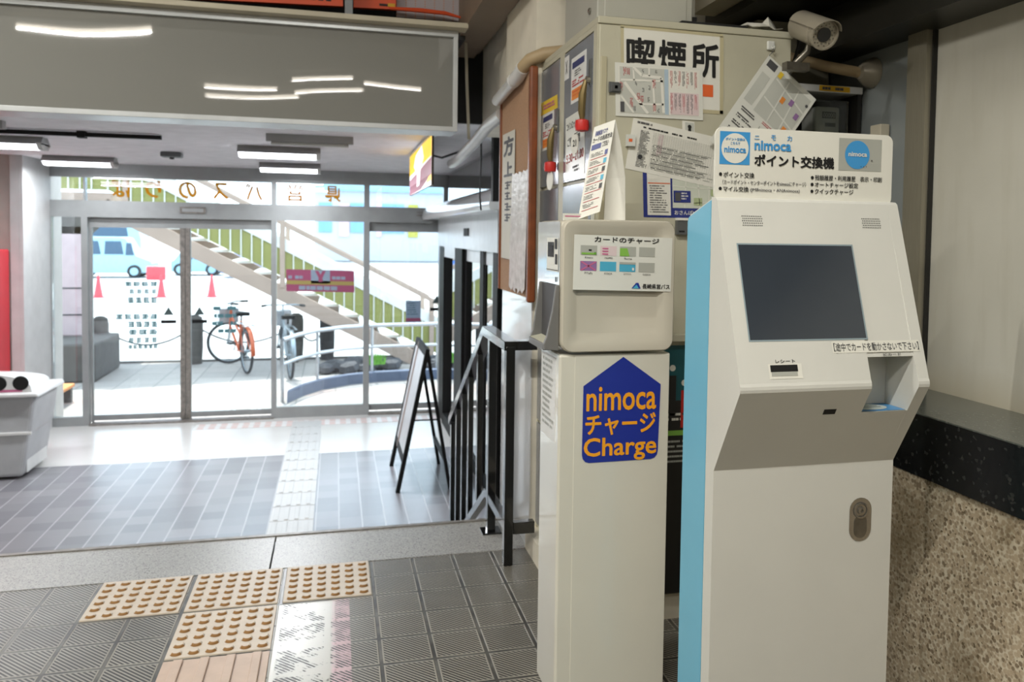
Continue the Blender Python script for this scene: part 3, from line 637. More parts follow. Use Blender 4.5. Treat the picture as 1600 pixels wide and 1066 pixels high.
PS.poly(mb, [(.59, .955), (.635, .85), (.66, .85), (.685, .955)], 7, 1); PS.poly(mb, [(.60, .955), (.64, .88), (.665, .955)], 4, 2)
PS.text(mb, '長崎県営バス', .70, .865, .985, .955, 1, .022, 2)
tag(mb.build('price_poster', ['laminate', 'ink', 'card_grey', 'pink_tint', 'cyan', 'green_ink', 'pinkred', 'decal_blue', 'purple_ink', 'grass_green']), 'white laminated poster of transit cards taped on the beige machine', 'poster')
# folded leaflet standing on the machine
F0 = Panel((.693, 2.16, 1.548), (.748, 2.14, 1.569), (.632, 2.10, 1.2905), (-.35, -.9, .25))
mb = MB(); F0.slab(mb, .0012, 0)
F0.text(mb, '長崎県営バスで', .12, .06, .70, .12, 1, .03, 2); F0.text(mb, 'カードの利用方法', .06, .13, .96, .19, 2, .03, 2)
F0.rect(mb, .05, .21, .50, .27, 1, 1); F0.lines(mb, .55, .21, .95, .27, 3, 2, .6, 3)
for i in range(7):
    b = .31+i*.092; F0.lines(mb, .10, b, .66, b+.05, 3, 2, .35, 20+i, 2, False, .05); F0.rect(mb, .10, b+.062, .85, b+.068, 3, 2)
    if i < 5: F0.rect(mb, .74, b, .88, b+.055, 1 if i == 0 else (4 if i % 2 else 2), 1)
fl = mb.build('folded_leaflet', ['paper', 'map_navy', 'ink_grey', 'red_ink', 'cyan']); tag(fl, 'folded white instruction leaflet standing on the beige machine', 'leaflet')
mb = MB(); pts = [(.748, 2.14, 1.569), (.768, 2.14, 1.49), (.780, 2.14, 1.41), (.783, 2.14, 1.290)]; pt2 = [(.744, 2.145, 1.566), (.742, 2.17, 1.49), (.741, 2.19, 1.41), (.740, 2.20, 1.290)]
vs = []
for a, b in zip(pts, pt2): vs += [a, b]
mb.add(vs, [(0, 1, 3, 2), (2, 3, 5, 4), (4, 5, 7, 6)]); o = mb.build('back_flap', 'paper', fl); md = o.modifiers.new('thick', 'SOLIDIFY'); md.thickness = .0012

# ---- coin locker
LO = thing('coin_locker', 'tall cream coin locker with grey metal doors and many papers stuck on its side', 'locker', (1.1, 2.75, .085))
LX = .778
mb = MB().box(LX+.004, 2.40, .085, 1.442, 3.085, 1.90); mb.build('body', 'locker_cream', LO, False, .003)
MB().box(LX-.002, 2.395, 1.90, 1.446, 3.09, 1.922).build('top_cap', 'locker_cream', LO, False, .003)
mb = MB().box(LX-.003, 2.402, .085, LX+.006, 2.436, 1.9).box(LX-.003, 2.765, .085, LX+.006, 2.825, 1.9).box(LX-.003, 3.158, .085, LX+.006, 3.085, 1.9).box(LX-.003, 2.402, 1.885, LX+.006, 3.085, 1.9)
mb.build('front_frame', 'locker_cream', LO)
MB().box(.786, 2.393, 1.2, .806, 2.40, 1.80).build('corner_post', 'locker_post', LO, False, .002)
def door(ya, yb, z0, z1, key=None, tagno=None, notice=None, small=None, lab=None, sw=0):
    d = MB().box(LX-.004, ya, z0+.004, LX+.003, yb, z1-.004).build('door', 'locker_metal', LO, False, .0015)
    if lab: d['label'] = lab
    X_ = LX-.0045
    if small:
        y, z = small; p = Panel((X_, y+.028, z+.04), (X_, y-.028, z+.04), (X_, y+.028, z-.04), (-1, 0, 0)); mb = MB(); p.slab(mb, .0006, 0); p.line(mb, [(.3, .2), (.7, .75)], .005, 1); p.line(mb, [(.7, .2), (.35, .75)], .005, 1)
        mb.build('number_label', ['sticker_white', 'ink_grey'], d)
    if notice:
        y0_, y1_, za, zb = notice; p = Panel((X_, y0_, za), (X_, y1_, za), (X_, y0_, zb), (-1, 0, 0)); mb = MB(); p.slab(mb, .0008, 0)
        p.rect(mb, .08, .10, .88, .24, 1, 1); p.lines(mb, .25, .30, .75, .45, 3, 2, .5, 4, 1); p.lines(mb, .08, .50, .95, .66, 3, 3, .6, 5, 1, False, .05); p.rect(mb, .06, .70, .92, .93, 4, 1); p.lines(mb, .12, .74, .85, .9, 2, 5, .4, 6, 2)
        mb.build('notice', ['sticker_white', 'navy', 'ink_grey', 'red_ink', 'orange_flat', 'orange'], d)
    if key:
        y, z = key; mb = MB().box(LX-.010, y-.011, z+.02, LX-.003, y+.013, z+.10); kp = mb.build('lock_plate', 'magnet_grey', d, False, .001)
        kk = MB().lathe([(.012, 0), (.012, .012), (.004, .014)], (LX-.010, y, z+.035), (-1, 0, 0), 14).build('lock_barrel', 'chrome', d, True)
        k = MB().tube([(LX-.022, y, z+.035), (LX-.030, y+.006, z-.01), (LX-.030, y+.012, z-.06), (LX-.028, y+.012, z-.085)], [.006, .013, .012, .008], 8).build('key_handle', 'brass', d, True)
        MB().lathe([(.004, -.006), (.021, -.002), (.023, .012), (.021, .03), (.010, .034)], (LX-.028, y+.012, z-.120), (0, 0, 1), 16).build('key_cap', 'key_red', d, True)
        t0 = Panel((LX-.034, y+.040+sw, z-.118), (LX-.026, y-.018+sw, z-.118), (LX-.034, y+.040+sw, z-.19), (-1, -.15, 0)); mb = MB()
        e = [(.5+.5*math.cos(a/20*6.2832), .5+.5*math.sin(a/20*6.2832)) for a in range(20)]
        mb.add([t0.pt(a, b, 0) for a, b in e]+[t0.pt(a, b, -3) for a, b in e], [tuple(range(20)), tuple(range(39, 19, -1))]+[(i, (i+1) % 20, 20+(i+1) % 20, 20+i) for i in range(20)], 0)
        if tagno: t0.text(mb, tagno, .30, .34, .75, .64, 1, .02, 1)
        mb.tube([t0.pt(.5, .08, 1), V((LX-.028, y+.012, z-.118))], .0012, 5, 1)
        mb.build('key_tag', ['sign_white', 'ink'], d)
    return d
dn = door(2.438, 2.763, 1.428, 1.884, (2.452, 1.70), '21', (2.676, 2.505, 1.845, 1.693), (2.735, 1.828), 'grey metal locker door nearest the corner', .075)
df = door(2.828, 3.156, 1.428, 1.884, (2.838, 1.60), None, (3.068, 2.897, 1.713, 1.572), (3.12, 1.80))
for z0, z1 in ((.972, 1.424), (.516, .968), (.10, .512)):
    door(2.438, 2.763, z0, z1); door(2.828, 3.156, z0, z1)
mb = MB(); p = Panel((LX-.005, 3.135, 1.762), (LX-.005, 2.853, 1.757), (LX-.005, 3.128, 1.713), (-1, 0, 0)); p.slab(mb, .0005, 0); p.disc(mb, .13, .5, .06, 1, 1); p.lines(mb, .3, .3, .9, .75, 2, 2, .6, 2)
mb.build('yellow_strip', ['yellow', 'paper', 'pinkred'], df)
p = Panel((LX-.0055, 2.735, 1.652), (LX-.0055, 2.512, 1.662), (LX-.0055, 2.725, 1.437), (-1, 0, 0)); mb = MB(); p.slab(mb, .0008, 0)
p.text(mb, 'コインロッカー', .08, .10, .70, .22, 1, .01, 1); p.text(mb, 'ご使用時間', .12, .34, .78, .48, 1, .01, 1); p.text(mb, '5:30~21:00', .06, .60, .96, .74, 2, .01, 1); p.lines(mb, .4, .82, .85, .93, 2, 1, .6, 3, 1)
mb.build('hours_notice', ['laminate', 'ink', 'red_ink'], dn)

# ---- papers and magnets on the locker side
LY = 2.40
def face(ax, az, bx, bz, cx, cz, off=0): return Panel((ax, LY-off, az), (bx, LY-off, bz), (cx, LY-off, cz), (0, -1, 0))
p = face(.856, 1.894, 1.190, 1.890, .862, 1.655, .001); mb = MB(); p.slab(mb, .0008, 0)
for q in (((-.02, 0), (.012, 0), (.012, 1.02), (-.02, 1.02)), ((.985, 0), (1.025, 0), (1.02, 1.03), (.985, 1.03)), ((-.02, -.03), (1.02, -.03), (1.02, .01), (-.02, .01)), ((-.02, .985), (1.02, .985), (1.02, 1.035), (-.02, 1.035))): p.poly(mb, q, 3, .6)
for ch, a in (('喫', .035), ('煙', .35), ('所', .685)): p.text(mb, ch, a, .115, a+.29, .565, 1, .026, 2)
p.rect(mb, .77, .655, .915, .815, 2, 1)
tag(mb.build('smoking_sign', ['paper', 'ink', 'orange', 'paper_edge']), 'large taped white sign with three heavy black characters and an orange square', 'sign')
p = face(.832, 1.784, 1.126, 1.784, .838, 1.620, .004); mb = MB(); p.slab(mb, .0012, 0)
p.rect(mb, .035, .055, .965, .94, 1, 1); p.rect(mb, .05, .07, .555, .93, 2, 2); p.rect(mb, .555, .07, .60, .93, 3, 2); p.rect(mb, .62, .50, .95, .92, 4, 2)
for q, wd in ((([.20, .07], [.30, .22], [.52, .24], [.54, .9]), .009), (([.10, .36], [.36, .93]), .009), (([.06, .32], [.54, .30]), .006), (([.06, .62], [.20, .93]), .006), (([.20, .1], [.21, .32]), .005), (([.26, .76], [.54, .74]), .006), (([.42, .3], [.44, .9]), .006), (([.38, .07], [.38, .22]), .005)): p.line(mb, [tuple(t) for t in q], wd, 1, 3)
for i, (a, b) in enumerate(((.09, .08), (.13, .1), (.05, .36), (.24, .55), (.16, .65), (.28, .60), (.42, .28), (.42, .75))): p.lines(mb, a, b, a+.035, b+.18, 3, 5, .5, i, 4, True, .08)
for i, (a, b) in enumerate(((.30, .1), (.45, .1), (.22, .33), (.30, .45), (.37, .40), (.20, .8), (.47, .82), (.36, .62))): p.lines(mb, a, b, a+.025, b+.10, 2, 6, .5, 30+i, 4, True, .1)
p.rect(mb, .05, .73, .095, .92, 6, 4)
for i in range(7): p.lines(mb, .62+i*.047, .09, .62+i*.047+.03, .42, 3, 5 if i % 2 == 0 else 6, .4, 50+i, 4, True, .05); p.lines(mb, .62+i*.047, .52, .62+i*.047+.03, .90, 3, 6 if i % 3 else 5, .4, 70+i, 4, True, .05)
tag(mb.build('area_map', ['laminate', 'paper', 'map_grey', 'pale_blue', 'pink_tint', 'red_ink', 'ink_grey']), 'laminated map sheet with red print, held by a dark magnet under the black-lettered sign', 'map')
mb = MB().box(.812, LY-.012, 1.690, .846, LY-.0055, 1.722, 0).box(.818, LY-.016, 1.693, .850, LY-.012, 1.719, 0).box(.829, LY-.0166, 1.701, .839, LY-.016, 1.711, 1); tag(mb.build('magnet_clip', ['magnet_grey', 'sign_white'], None, False, .001), 'dark grey magnet clip holding the left edge of the map', 'magnet')
p = face(.897, 1.617, 1.203, 1.565, .873, 1.459, .002); mb = MB(); p.slab(mb, .001, 0)
p.lines(mb, .05, .04, .28, .08, 1, 1, 1, 3); p.lines(mb, .12, .12, .98, .17, 1, 2, .6, 4)
for i in range(26):
    b = .20+i*.028; p.lines(mb, .10, b, .22, b+.016, 1, 1, .9, 80+i, 2, False, .03)
    if i < 8: p.rect(mb, .24, b, .99, b+.003, 3, 2)
    else: p.lines(mb, .25, b, .99, b+.016, 1, 3 if i % 3 else 1, .9, 120+i, 2, False, .012)
for i in range(30): p.rect(mb, .24+i*.0255, .18, .2415+i*.0255, .92, 3, 2)
for i in range(2): p.lines(mb, .30+i*.03, .2, .32+i*.03, .9, 1, 4, 1, 200+i, 2, True, .02)
p.disc(mb, .135, .72, .025, 1, 2, 16)
tag(mb.build('timetable', ['paper', 'ink_grey', 'ink', 'card_grey', 'pink_tint']), 'tilted white bus timetable printed in fine grey rows behind the kiosk sign', 'timetable')
mb = MB().box(.872, LY-.016, 1.527, .900, LY-.003, 1.563, 0).box(.878, LY-.0166, 1.540, .890, LY-.016, 1.550, 1); tag(mb.build('magnet_clip', ['magnet_white', 'orange'], None, False, .002), 'white magnet with a faint red mark on the left edge of the tilted timetable', 'magnet')
p = face(1.062, 1.617, 1.104, 1.614, 1.064, 1.575, .001); mb = MB(); p.slab(mb, .001, 0); p.rect(mb, .22, .1, .95, .9, 1, 1); p.disc(mb, .58, .42, .16, 2, 2, 10); p.rect(mb, .45, .55, .7, .75, 2, 2); tag(mb.build('sticker', ['paper', 'map_grey', 'ink']), 'small grey sticker with a black figure above the timetable', 'sticker')
p = face(.932, 1.443, 1.20, 1.392, .938, 1.312, .0005); mb = MB(); p = Panel((.932, LY-.0005, 1.452), (1.20, LY-.0005, 1.452), (.938, LY-.0005, 1.308), (0, -1, 0)); p.slab(mb, .0006, 0)
p.rect(mb, .05, .02, .345, .95, 1, 1); p.rect(mb, .06, .24, .34, .26, 2, 2); p.lines(mb, .08, .3, .32, .92, 12, 3, .4, 9, 2); p.rect(mb, .37, .02, 1, .78, 4, 1)
for q in (([.37, .3], [1, .36]), ([.55, .05], [.52, .78]), ([.7, .2], [.72, .78]), ([.37, .7], [1, .62]), ([.85, .1], [.83, .78])): p.line(mb, [tuple(t) for t in q], .0022, 1, 2)
p.rect(mb, .64, .55, .75, .72, 5, 2); p.rect(mb, .86, .35, .98, .5, 5, 2); p.rect(mb, .38, .40, .60, .66, 0, 3); p.rect(mb, .40, .44, .47, .63, 3, 4); p.lines(mb, .48, .44, .58, .62, 3, 1, .5, 4, 4)
p.text(mb, 'おさんぽMAP', .39, .83, .74, .93, 1, .01, 2)
tag(mb.build('walking_map', ['map_navy', 'paper', 'orange', 'ink_grey', 'map_pale', 'map_green']), 'navy walking map poster below the tilted timetable', 'map')
mb = MB().box(1.045, LY-.02, 1.255, 1.085, LY-.001, 1.30, 0).box(1.045, LY-.024, 1.300, 1.080, LY-.001, 1.308, 1).box(1.05, LY-.021, 1.262, 1.07, LY-.02, 1.268, 2); tag(mb.build('magnet_box', ['magnet_grey', 'sign_white', 'black_slot'], None, False, .002), 'small dark grey box with a white lid under the navy map', 'box')
# hook and hanging sheet
hk = thing('wall_hook', 'white square hook near the locker top corner', 'hook', (1.364, 2.40, 1.872))
mb = MB().box(1.350, LY-.011, 1.857, 1.378, LY-.001, 1.887); mb.build('base', 'magnet_white', hk, False, .005, 3)
MB().tube([(1.364, LY-.012, 1.868), (1.364, LY-.018, 1.860), (1.364, LY-.028, 1.858), (1.364, LY-.031, 1.866)], .0025, 8).build('peg', 'magnet_white', hk, True)
HS = Panel((1.3455, 2.372, 1.836), (1.519, 2.368, 1.703), (1.145, 2.372, 1.555), (0, -1, 0)); mb = MB(); HS.slab(mb, .0012, 0)
HS.rect(mb, .05, .02, .22, .09, 1, 1); HS.rect(mb, .28, .05, .95, .50, 2, 1); HS.rect(mb, .06, .16, .22, .48, 2, 1)
for q in (([.30, .12], [.95, .2]), ([.5, .06], [.55, .5]), ([.7, .06], [.78, .5]), ([.3, .33], [.95, .4])): HS.line(mb, [tuple(t) for t in q], .005, 0, 2)
for a, b, m_ in ((.32, .07, 3), (.56, .24, 4), (.70, .20, 5), (.88, .27, 5), (.83, .45, 4), (.96, .44, 3)): HS.rect(mb, a-.03, b-.03, a+.04, b+.03, m_, 3)
for i in range(6): HS.lines(mb, .10, .54+i*.075, .40, .585+i*.075, 2, 1, .55, 300+i, 2, False, .04); HS.lines(mb, .50, .52+i*.06, .95, .55+i*.06, 2, 6 if i % 2 == 0 else 1, .45, 320+i, 2, False, .03)
HS.disc(mb, .93, .12, .025, 1, 3, 10)
hsn = mb.build('hanging_sheet', ['laminate', 'ink_grey', 'map_grey', 'yellow', 'orange_flat', 'purple_ink', 'red_ink']); tag(hsn, 'laminated sheet with a small map hanging by one corner from the white hook', 'sheet')
MB().tube([(1.346, 2.371, 1.833), (1.357, 2.371, 1.846), (1.364, 2.372, 1.8635)], .0012, 5).build('string', 'ink_grey', hsn)
# lower part of the locker side
mb = MB().box(.872, LY-.03, .915, 1.44, LY-.002, .938); tag(mb.build('narrow_shelf', 'locker_cream', None, False, .002), 'narrow cream ledge across the locker side in the gap beside the kiosk', 'shelf')
p = Panel((.88, LY-.002, .90), (1.40, LY-.002, .90), (.88, LY-.002, .09), (0, -1, 0)); mb = MB(); p.slab(mb, .001, 0); p.rect(mb, 0, .22, 1, 1, 1, 1)  # dark lower area is added to blacken the gap under the poster
for a, b, h in ((.22, .13, .16), (.30, .09, .20), (.38, .15, .18), (.46, .10, .21)):
    p.disc(mb, a+.02, b, .02, 2, 2, 12); p.rect(mb, a, b+.03, a+.045, b+h, 3 if a > .3 else 1, 2)
p.lines(mb, .2, .27, .6, .31, 2, 2, .5, 5, 2); p.rect(mb, .2, .34, .6, .36, 4, 2); p.lines(mb, .2, .38, .55, .48, 5, 5, .4, 8, 2)
tag(mb.build('teal_poster', ['teal', 'meter_dark', 'paper', 'key_red', 'green_ink', 'card_grey']), 'dark teal poster low on the locker side, with added darkness below it in the gap beside the kiosk', 'poster')

# ---- things on top of and beside the locker
CB = thing('grey_cabinet', 'plain grey metal cabinet standing on top of the coin locker', 'cabinet', (.95, 2.6, 1.922))
MB().box(.789, 2.45, 1.922, 1.112, 2.82, 2.5).build('body', 'cabinet_grey', CB, False, .004)
MB().box(.812, 2.446, 1.935, 1.09, 2.451, 2.45).build('door', 'cabinet_grey', CB, False, .003)
MB().lathe([(.011, 0), (.011, .004), (.006, .007), (.001, .0075)], (.788, 2.52, 1.968), (-1, 0, 0), 14).build('bolt', 'chrome', CB, True)
mb = MB().box(1.128, 2.52, 1.975, 1.152, 2.60, 2.5, 0).box(1.122, 2.51, 1.955, 1.156, 2.61, 1.976, 1); tag(mb.build('cable_duct', ['cabinet_grey', 'cable']), 'grey cable duct with black end beside the grey cabinet', 'duct')
mb = MB().prism([(1.062, 1.954), (1.09, 1.967), (1.295, 1.963), (1.295, 1.953), (1.19, 1.953), (1.062, 1.9225)], 'y', 2.44, 2.56); mb = MB().box(1.062, 2.42, 1.9225, 1.295, 2.60, 1.936); tag(mb.build('black_board', 'cable', None, False, .001), 'flat black board lying on the locker top', 'board')
mb = MB()
q = random.Random(11); base = []
for i in range(5):
    for j in range(4): base.append((1.31+i*.028+q.uniform(-.006, .006), 2.42+j*.04, 1.930+q.uniform(0, .05)*(1 if 0 < j < 3 else .25)+(.03 if i == 3 and j == 1 else 0)))
mb.add(base, [(i*4+j, i*4+j+1, (i+1)*4+j+1, (i+1)*4+j) for i in range(4) for j in range(3)])
o = mb.build('crumpled_paper', 'paper_old'); md = o.modifiers.new('t', 'SOLIDIFY'); md.thickness = .002; tag(o, 'crumpled pale paper lying on the locker top near the security camera', 'paper')
# security camera
cdir = V((-.02, -.80, -.36)).normalized(); cf = V((1.433, 2.2, 1.866))
CC = thing('security_camera', 'grey bullet security camera with a ring of infrared lamps above the kiosk', 'camera', cf)
MB().lathe([(.0, -.17), (.036, -.168), (.042, -.155), (.043, -.03), (.040, -.028), (.042, -.024), (.042, -.006), (.045, -.005), (.045, .004), (.040, .005), (.039, -.004), (.022, -.004), (.001, -.004)], cf, cdir, 32).build('housing', 'cctv_body', CC, True)
up_ = (V((0, 0, 1))-cdir*cdir.z).normalized(); sd_ = cdir.cross(up_)
mb = MB(); n = 16; vs = []
for h, r in ((-.15, .046), (.014, .047)):
    for t in (0, .002): vs += [cf+cdir*(h+(.014*math.sin(math.pi*j/n) if h > 0 else 0))+(up_*math.sin(math.radians(20+140*j/n))+sd_*math.cos(math.radians(20+140*j/n)))*(r+t) for j in range(n+1)]
k = n+1; fs = [(a*k+j, a*k+j+1, b*k+j+1, b*k+j) for a, b in ((0, 2), (1, 3), (0, 1), (2, 3)) for j in range(n)]
mb.add(vs, fs); mb.build('sunshield', 'cctv_body', CC, True)
MB().lathe([(.022, -.004), (.022, -.0005), (.017, -.001), (.001, .001)], cf, cdir, 24).build('lens', 'lens', CC, True)
mb = MB()
for j in range(24):
    a = 6.2832*j/24; mb.lathe([(.0026, 0), (.0026, .0015), (.001, .0025)], cf+cdir*-.004+(up_*math.sin(a)+sd_*math.cos(a))*(.0275+.0065*(j % 2)), cdir, 7)
mb.build('lamp_ring', 'chrome', CC, True)
MB().tube([cf-cdir*.075-up_*.040, cf-cdir*.075-up_*.066, (1.395, 2.30, 1.795), (1.44, 2.42, 1.79)], [.008, .011, .011, .011], 10).box(1.36, 2.285, 1.775, 1.44, 2.315, 1.80).build('bracket', 'chrome_dark', CC, True)
o = MB().tube([(1.46, 2.62, 1.905), (1.545, 2.58, 1.885), (1.66, 2.51, 1.845), (1.745, 2.455, 1.82), (1.784, 2.445, 1.82)], .019, 14).build('drain_pipe', 'pipe_beige', None, True); tag(o, 'beige pipe running from behind the locker into the right wall', 'pipe')
MB().lathe([(.052, 0), (.052, .008), (.040, .03), (.024, .05)], (1.784, 2.445, 1.82), (-1, 0, 0), 24).build('flange', 'cctv_body', o, True)
o = MB().tube([(1.465, 2.34, 1.95), (1.475, 2.40, 1.90), (1.478, 2.44, 1.84), (1.475, 2.5, 1.79), (1.475, 2.6, 1.72)], .006, 6).build('camera_cable', 'cable', None, True); tag(o, 'black cable hanging behind the security camera', 'cable')
# meter cabinet
MC = thing('electric_meter_box', 'electric meter in an open dark box with a yellow edge strip above the kiosk sign', 'meter', (1.65, 2.56, 1.55))
mb = MB().box(1.50, 2.478, 1.752, 1.772, 2.655, 1.776); mb.build('top_shelf', 'pipe_white', MC, False, .002)
p = Panel((1.60, 2.4775, 1.7745), (1.72, 2.4775, 1.7735), (1.60, 2.4775, 1.7555), (0, -1, 0)); mb = MB(); p.rect(mb, 0, 0, 1, 1, 0, 0); p.lines(mb, .1, .25, .9, .75, 1, 1, 1, 5, 1, False, .05); mb.build('yellow_strip', ['tape_yellow', 'ink_grey'], MC)
mb = MB().box(1.50, 2.645, 1.50, 1.772, 2.655, 1.752).box(1.50, 2.49, 1.50, 1.512, 2.65, 1.752).box(1.757, 2.485, 1.50, 1.772, 2.65, 1.752).box(1.50, 2.49, 1.50, 1.772, 2.65, 1.51); mb.build('case', 'meter_dark', MC)
me_ = MB().box(1.622, 2.53, 1.56, 1.718, 2.62, 1.712).build('meter_body', 'magnet_white', MC, False, .006)
p = Panel((1.628, 2.529, 1.70), (1.705, 2.529, 1.70), (1.628, 2.529, 1.585), (0, -1, 0)); mb = MB(); p.rect(mb, .25, .05, .95, .25, 1, 1); p.text(mb, '00000', .3, .08, .9, .22, 0, .0, 2); p.rect(mb, .4, .38, .95, .50, 1, 1); p.disc(mb, .25, .55, .14, 0, 1, 16); mb.build('counter_window', ['sign_white', 'ink_grey'], me_)
MB().box(1.60, 2.505, 1.52, 1.735, 2.512, 1.73).build('glass_cover', 'meter_glass', MC)
mb = MB().box(1.745, 2.34, 1.55, 1.779, 2.395, 1.632); tag(mb.build('junction_box', 'beam_cream', None, False, .002), 'small beige box on the right wall behind the kiosk sign', 'box')

# ---- corkboard side
CK = thing('corkboard', 'tall brown corkboard hung on the side of the column', 'board', (.735, 3.36, 1.0))
MB().box(.730, 3.07, 1.0, .749, 3.655, 1.885).build('cork_sheet', 'cork', CK)
MB().box(.717, 3.04, .985, .749, 3.075, 1.895).build('side_rail', 'cork_wood', CK, False, .008, 3); MB().box(.722, 3.645, 1.0, .749, 3.665, 1.89).build('side_rail', 'cork_wood', CK, False, .004, 2)
p = Panel((.725, 3.60, 1.695), (.725, 3.345, 1.69), (.722, 3.59, 1.145), (-1, 0, 0)); mb = MB(); p.slab(mb, .001, 0)
p.text(mb, '方', .10, .03, .92, .19, 1, .045, 1); p.text(mb, '上', .15, .23, .86, .35, 1, .045, 1)
for i in range(4):
    for k in range(3): p.rect(mb, .25+.1*(k % 2), .39+i*.085+k*.022, .8-.12*((i+k) % 3), .39+i*.085+k*.022+.013, 1, 1)
    p.rect(mb, .42, .385+i*.085, .52, .45+i*.085, 1, 1)
tag(mb.build('paper_banner', ['paper_old', 'ink_grey']), 'long narrow paper banner with black characters pinned on the corkboard', 'paper')
p = Panel((.726, 3.37, 1.50), (.726, 3.08, 1.50), (.724, 3.40, 1.02), (-1, 0, 0)); mb = MB()
vs = []; nn = 14
for i in range(nn+1):
    for b in (0, 1): vs.append(p.pt(i/nn, b, 0)+V((-.006*(i % 2)-.004, 0, .012*math.sin(i*1.9)*(1 if b else .4))))
mb.add(vs, [(2*i, 2*i+1, 2*i+3, 2*i+2) for i in range(nn)]); o = mb.build('foil_sheet', 'foil'); md = o.modifiers.new('t', 'SOLIDIFY'); md.thickness = .001
tag(o, 'crinkled silver foil sheet pinned on the lower corkboard', 'sheet')
o = MB().tube([(.90, 3.06, 1.965), (.84, 3.05, 1.955), (.775, 3.055, 1.945), (.725, 3.09, 1.925), (.71, 3.14, 1.905)], .026, 14).build('insulated_pipe', 'pipe_beige', None, True); tag(o, 'thick beige pipe bending round the column above the corkboard', 'pipe')
MB().tube([(.71, 3.14, 1.905), (.705, 3.19, 1.885), (.70, 3.24, 1.875)], .029, 12).tube([(.70, 3.24, 1.875), (.70, 3.62, 1.85)], .024, 12).tube([(.70, 3.26, 1.875), (.70, 3.275, 1.874)], .029, 12).build('white_joint', 'pipe_white', o, True)
o = MB().tube([(.735, 3.67, 1.80), (.73, 4.0, 1.79), (.72, 4.3, 1.745), (.72, 5.0, 1.70), (.715, 5.2, 1.70)], .03, 12).build('duct_pipe', 'pipe_white', None, True); tag(o, 'pale pipe running towards the doors behind the corkboard', 'pipe')
o = MB().tube([(.745, 4.28, 1.74), (.75, 4.3, 1.65), (.755, 4.35, 1.55), (.748, 4.32, 1.45), (.76, 4.35, 1.38)], .0045, 6).build('hanging_cable', 'cable', None, True); tag(o, 'thin black cable hanging down beside the side door', 'cable')
mb = MB().box(.868, 4.58, 1.44, .93, 4.64, 1.86); struct('trim_10', mb, 'black_frame', 'black upright jamb beside the corkboard', 'door')
o = MB().tube([(.645, 4.2, 2.24), (.66, 4.25, 2.05), (.69, 4.35, 1.76)], .008, 8).build('conduit', 'beam_cream', None, True); tag(o, 'thin pale conduit dropping through the dark gap beside the display board', 'pipe')

# ================================================================== HANDRAIL, BOARD, LOBBY
HR = thing('handrail', 'black steel handrail with flat balusters going down the steps', 'handrail', (.63, 2.95, 0))
rx0, rx1 = .612, .652
def flat(a, b, t, x0_=rx0, x1_=rx1, m=0):
    (ya, za), (yb, zb) = a, b
    return MB().prism([(ya, za), (yb, zb), (yb, zb+t), (ya, za+t)], 'x', x0_, x1_)
mb = MB().prism([(2.94, .815), (3.40, .815), (4.46, .185), (4.46, .232), (3.415, .855), (2.94, .85)], 'x', rx0-.004, rx1+.006); mb.box(rx1, 2.94, .815, .735, 2.985, .85); mb.build('top_rail', 'black_paint', HR, False, .002)
mb = MB().prism([(2.96, .13), (3.36, .13), (4.46, -.53), (4.46, -.49), (3.37, .165), (2.96, .165)], 'x', rx0+.004, rx1-.004); mb.box(rx1, 2.945, .115, .735, 2.98, .16); mb.build('lower_rail', 'black_paint', HR, False, .002)
for y, zb in ((2.955, 0), (3.30, 0)): MB().box(rx0+.003, y-.02, zb, rx1-.003, y+.02, .83).build('post', 'black_paint', HR, False, .002)
MB().box(rx0-.02, 3.26, 0, rx1+.02, 3.34, .008).build('foot_plate', 'black_paint', HR)
rail_z = lambda y: .815-(y-3.40)*.5943
for y in (3.60, 3.845, 4.045, 4.245, 4.43): MB().box(rx0+.008, y-.018, rail_z(y)-.66, rx1-.008, y+.018, rail_z(y)+.02).build('baluster', 'black_paint', HR, False, .0015)
MB().box(rx0+.006, 4.41, -.70, rx1-.006, 4.45, rail_z(4.43)).build('post', 'black_paint', HR, False, .002)

BD = thing('display_board', 'long glossy grey display board hung over the steps', 'board', (-1.5, 3.95, 1.74))
MB().box(-5.5, 3.915, 1.755, .548, 4.10, 2.20).build('glass_front', 'display_glass', BD)
mb = MB().box(-5.5, 3.895, 2.186, .562, 4.10, 2.216).box(-5.5, 3.895, 1.738, .562, 4.10, 1.762).box(.540, 3.895, 1.738, .562, 4.10, 2.216)
mb.build('frame', 'alu_light', BD, False, .002)
tag(MB().box(-5.5, 3.83, 2.2165, .60, 3.93, 2.24).build('ledge_board', 'beam_cream', None, False, .002), 'long beige ledge board lying along the top of the display board', 'shelf')
struct('trim_11', MB().box(-5.5, 4.06, 2.2165, .62, 4.5, 2.30), 'meter_dark', 'dark shelf over the display board', 'shelf')
mb = MB().box(.036, 3.99, 2.24, .072, 4.03, 2.7); tag(mb.build('shelf_post', 'magnet_grey'), 'dark grey post between the two orange panels above the display board', 'post')
mb = MB().prism([(-.90, 2.305), (.028, 2.335), (.028, 2.60), (-.90, 2.60)], 'y', 4.07, 4.10, 0)
for i in range(9): mb.box(-.34+i*.036, 4.069, 2.352, -.34+i*.036+.026, 4.07, 2.366, 1)
tag(mb.build('orange_box', ['orange_box', 'meter_dark']), 'orange panel with black lettering on the shelf, away from the column', 'panel')
mb = MB().prism([(.078, 2.334), (.28, 2.341), (.28, 2.60), (.078, 2.60)], 'y', 4.07, 4.10, 0).box(.20, 4.066, 2.352, .24, 4.07, 2.362, 1).box(.24, 4.064, 2.350, .275, 4.07, 2.366, 2)
tag(mb.build('orange_box', ['orange_box', 'meter_dark', 'tape_yellow']), 'orange panel with a yellow tab beside the perforated white sheet', 'panel')
